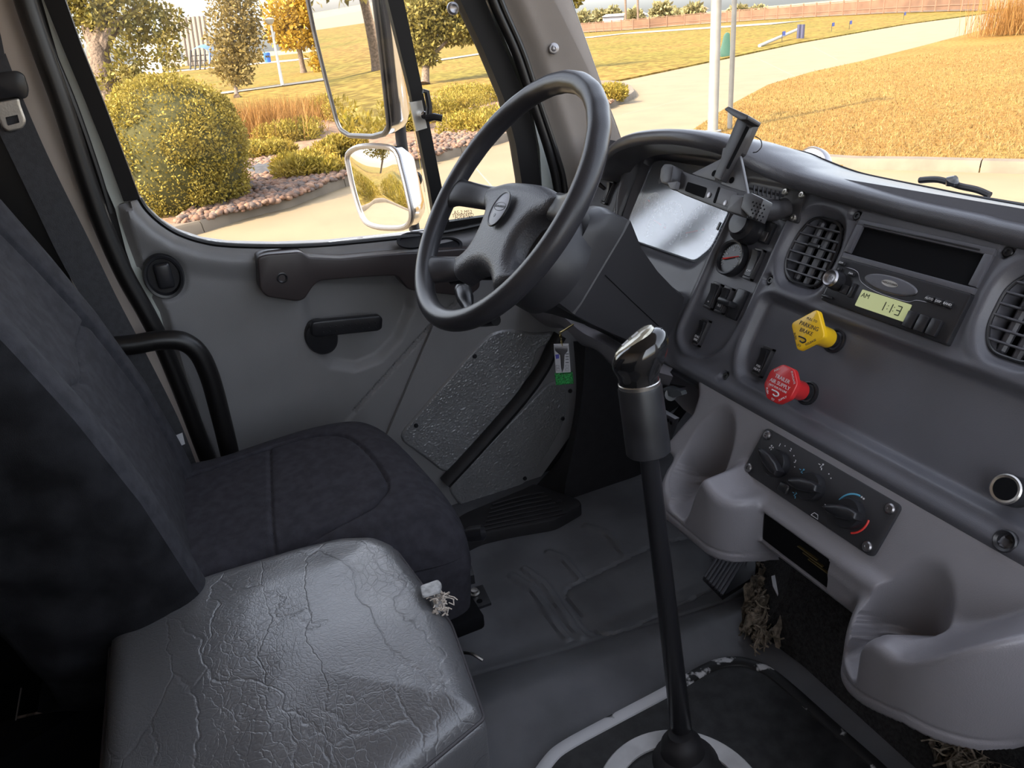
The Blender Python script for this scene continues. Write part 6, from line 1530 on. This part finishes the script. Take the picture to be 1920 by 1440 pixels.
for i, (x, y0, y1) in enumerate([(1173, 25, -20), (1196, 24, -20)]):
    b = at(x, y0, 160); up = thing('utility_pole', ['distant utility pole above the white shed, left one', 'distant utility pole above the white shed, right one'][i], 'pole', V3(b[0], b[1], GZ)); MB().tube([V3(b[0], b[1], GZ), V3(b[0], b[1], b[2] + 6)], .22, 6).build('shaft', bark, up)
    MB().box(V3(b[0], b[1], b[2] + 4.6), (2.2, .25, .2)).build('crossarm', bark, up)
field = mat('dry_field', (.28, .185, .105), .95, var=.12, vscale=.05, detail=5)
fr_pts = [(1080, 62), (1180, 56), (1300, 46), (1420, 38), (1540, 31), (1660, 25), (1780, 21), (1850, 20)]
FP = [G(*p, GZ + .1) for p in fr_pts]
fw = [np.array([p[0], p[1]]) for p in FP]
flat('field', [tuple(p) for p in fw] + [(-50, 230), (-240, 230), (-240, 120)], GZ + .13, field, th=.02)
fe = thing('pasture_fence', 'long rusty rail fence with posts and wire panels across the far field', 'fence', (FP[3][0], FP[3][1], GZ + .1))
rust = mat('rust', (.20, .11, .07), .8); FS = smooth_path(FP, 6); fl_ = [0]
for a, b in zip(FS[:-1], FS[1:]): fl_.append(fl_[-1] + np.linalg.norm(b - a))
def fpt(s): return np.array([np.interp(s, fl_, [p[i] for p in FS]) for i in range(3)])
npst = 34; hf_ = 1.45
pos_ = [fpt(fl_[-1] * k / (npst - 1)) for k in range(npst)]
for p in pos_: MB().tube([p, p + V3(0, 0, hf_ + .15)], .10, 6).build('post', rust, fe)
for z in (.5, hf_): MB().tube([p + V3(0, 0, z) for p in pos_], .05, 5).build('rail', rust, fe)
wire = mat('fence_board', (.17, .092, .055), .9, var=.2, vscale=.6)
for a, b in zip(pos_[:-1], pos_[1:]):
    MB().prism([a + V3(0, 0, .12), b + V3(0, 0, .12), b + V3(0, 0, hf_ - .1), a + V3(0, 0, hf_ - .1)], V3(-.03, .03, 0)).build('panel', wire, fe, smooth=False)
# fallen white pipe and small blue marker flags on the far lawn
pa, pb_ = G(1424, 86, GZ + .12), G(1498, 67, GZ + .12); pf = thing('barrier_pipe', 'white pipe barrier with a dark end post lying on the lawn beyond the drive', 'barrier', pa)
MB().tube([pa, pb_ + V3(0, 0, .4)], .09, 8).build('pipe', wp, pf)
for p in ((1497, 72), (1504, 72)): MB().tube([G(*p, GZ + .1), G(*p, GZ + .1) + V3(0, 0, .75)], .11, 8).build('end_post', mat('dark_post', (.05, .05, .10), .6), pf)
for p, lab in (((1466, 78), 'small blue marker flag just in front of the white pipe barrier'), ((1559, 59), 'small blue marker flag right of the pipe barrier'), ((1592, 55), 'small blue marker flag farthest right on the far lawn'), ((1694, 37), 'tiny blue marker flag near the far bend of the path')):
    f0 = G(*p, GZ + .1); t = thing('marker_flag', lab, 'flag', f0, 'marker flags')
    MB().tube([f0, f0 + V3(0, 0, .5)], .015, 5).build('stick', M['black'], t)
    MB().prism([f0 + V3(0, 0, .3), f0 + V3(-.1, .3, .3), f0 + V3(-.1, .3, .52), f0 + V3(0, 0, .52)], V3(.01, .01, 0)).build('cloth', mat('flag_blue', (.10, .14, .45), .7), t)

# ================================================================ TRUCK OUTSIDE: mirrors, hood
def aim(c, want): return nrm(nrm(want) - nrm(c - CAM))
mc = AX(660, 110, -1.34); mn = aim(mc, (-.83, -.55, -.055))
mir = thing('side_mirror', 'tall chrome-backed side mirror outside the driver window', 'mirror', mc - V3(0, 0, .3))
mo = [hit(x, y, mc, mn) for x, y in [(566, -70), (574, -20), (590, 60), (612, 150), (632, 226), (640, 244), (656, 254), (700, 256), (722, 250), (730, 236), (722, 160), (712, 70), (698, -40), (692, -80)]]
mo = rnd_poly(mo, .01, 3); mcen = np.mean(mo, 0)
MB().prism(mo, mn * .0015).build('mirror_face', M['mirror'], mir, smooth=False)
MB().tube(mo + mo[:1], .0072, 10).build('rim', M['black'], mir)
hr = []
for d_, s_ in ((.0, 1.02), (.02, 1.02), (.05, .97), (.075, .80), (.085, .5)): hr.append(np.array([mcen + (p - mcen) * s_ - mn * (d_ + .004) for p in mo]))
MB().loft(hr).build('housing', M['chrome'], mir)
c2 = AX(708, 348, -1.36); n2_ = aim(c2, (-.70, -.71, -.10))
mir2 = thing('convex_mirror', 'small rounded convex side mirror below the tall one', 'mirror', c2 - V3(0, 0, .1))
m2 = [hit(x, y, c2, n2_) for x, y in [(652, 290), (672, 276), (715, 274), (742, 284), (754, 320), (766, 370), (772, 405), (762, 424), (735, 428), (700, 424), (680, 408), (664, 360), (654, 315)]]
m2 = [p for p in smooth_path(m2, 3, closed=True)]; cc2 = np.mean(m2, 0)
dome = [np.array([cc2 + (p - cc2) * s_ + n2_ * (.006 * (1 - s_ ** 2)) for p in m2]) for s_ in (1, .93, .85, .75, .64, .52, .4, .27, .14, .03)]
MB().loft(dome).build('mirror_face', M['mirror'], mir2, sharp=180)
MB().tube(m2 + m2[:1], .0075, 10).build('rim', M['screw'], mir2)
MB().loft([np.array([cc2 + (p - cc2) * s_ - n2_ * d_ for p in m2]) for d_, s_ in ((.002, 1.03), (.03, 1.0), (.055, .85), (.068, .5))]).build('housing', M['chrome'], mir2)
arm2 = thing('mirror_arm', 'dark vertical mirror bracket pole behind both side mirrors', 'bracket', AX(778, 440, -1.43))
MB().tube([AX(726, -80, -1.43), AX(752, 260, -1.43), AX(780, 450, -1.43), AX(790, 520, -1.30), AX(800, 560, -1.02)], .0155, 12).build('tube', M['blackm'], arm2)
for p in ((742, 100), (775, 335)): MB().lathe(AX(*p, -1.40), (1, 0, 0), [(.022, -.02), (.022, .012), (.016, .018), (0, .018)], 16).build('clamp', M['blackm'], arm2)
# hood and cowl, hood mirror, wiper
hoodm = mat('hood_white', (.62, .62, .62), .35, coat=.5)
hd_ = struct('trim_10', (0, .9, .4))
hs_ = [np.array([[x, y, z - .10 * (abs(x) / .9) ** 2] for x in np.linspace(-1.22, 1.22, 25)]) for y, z in ((.74, .70), (.85, .70), (1.1, .64), (1.5, .58), (1.9, .42), (2.05, .25))]
MB().loft(hs_, cap=False, closed=False).build('hood_panel', hoodm, hd_)
cw = [np.array([[x, wsY(x) + dy, z] for x in np.linspace(-.93, .93, 25)]) for dy, z in ((.006, .895), (.03, .885), (.06, .855), (.10, .80))]
MB().loft(cw, cap=False, closed=False).build('cowl', M['blackm'], hd_)
hmc = at(1518, 316, 2.35); hmn = aim(hmc, (-.62, -.78, .02))
hm_ = thing('hood_mirror', 'round chrome hood mirror peeping over the dashboard edge', 'mirror', hmc - V3(0, 0, .07))
uh = nrm(np.cross(hmn, V3(0, 0, 1)))
MB().lathe(hmc, hmn, [(.060, 0), (.052, .006), (.040, .011), (.02, .015), (0, .016)], 36).build('mirror_face', M['mirror'], hm_, sharp=180)
MB().lathe(hmc, hmn, [(.060, .0), (.064, .002), (.066, -.004), (.060, -.03), (.03, -.05), (0, -.055)], 36).build('chrome_shell', M['screw'], hm_)
MB().tube([hmc - hmn * .02, V3(hmc[0], hmc[1], .42)], .010, 8).build('stem', M['blackm'], hm_)
wz = .64
wi = thing('wiper', 'dark wiper arm with washer nozzle low on the windshield', 'wiper', AY(1790, 352, .80))
MB().tube(smooth_path([AY(*p, .80) for p in [(1725, 338), (1760, 337), (1800, 349), (1832, 356), (1856, 366)]], 5), .006, 8).build('arm', M['blackm'], wi)
MB().tube([AY(1785, 348, .79), AY(1786, 338, .79), AY(1792, 336, .79)], [.010, .012, .007], 10).build('nozzle', M['black'], wi)
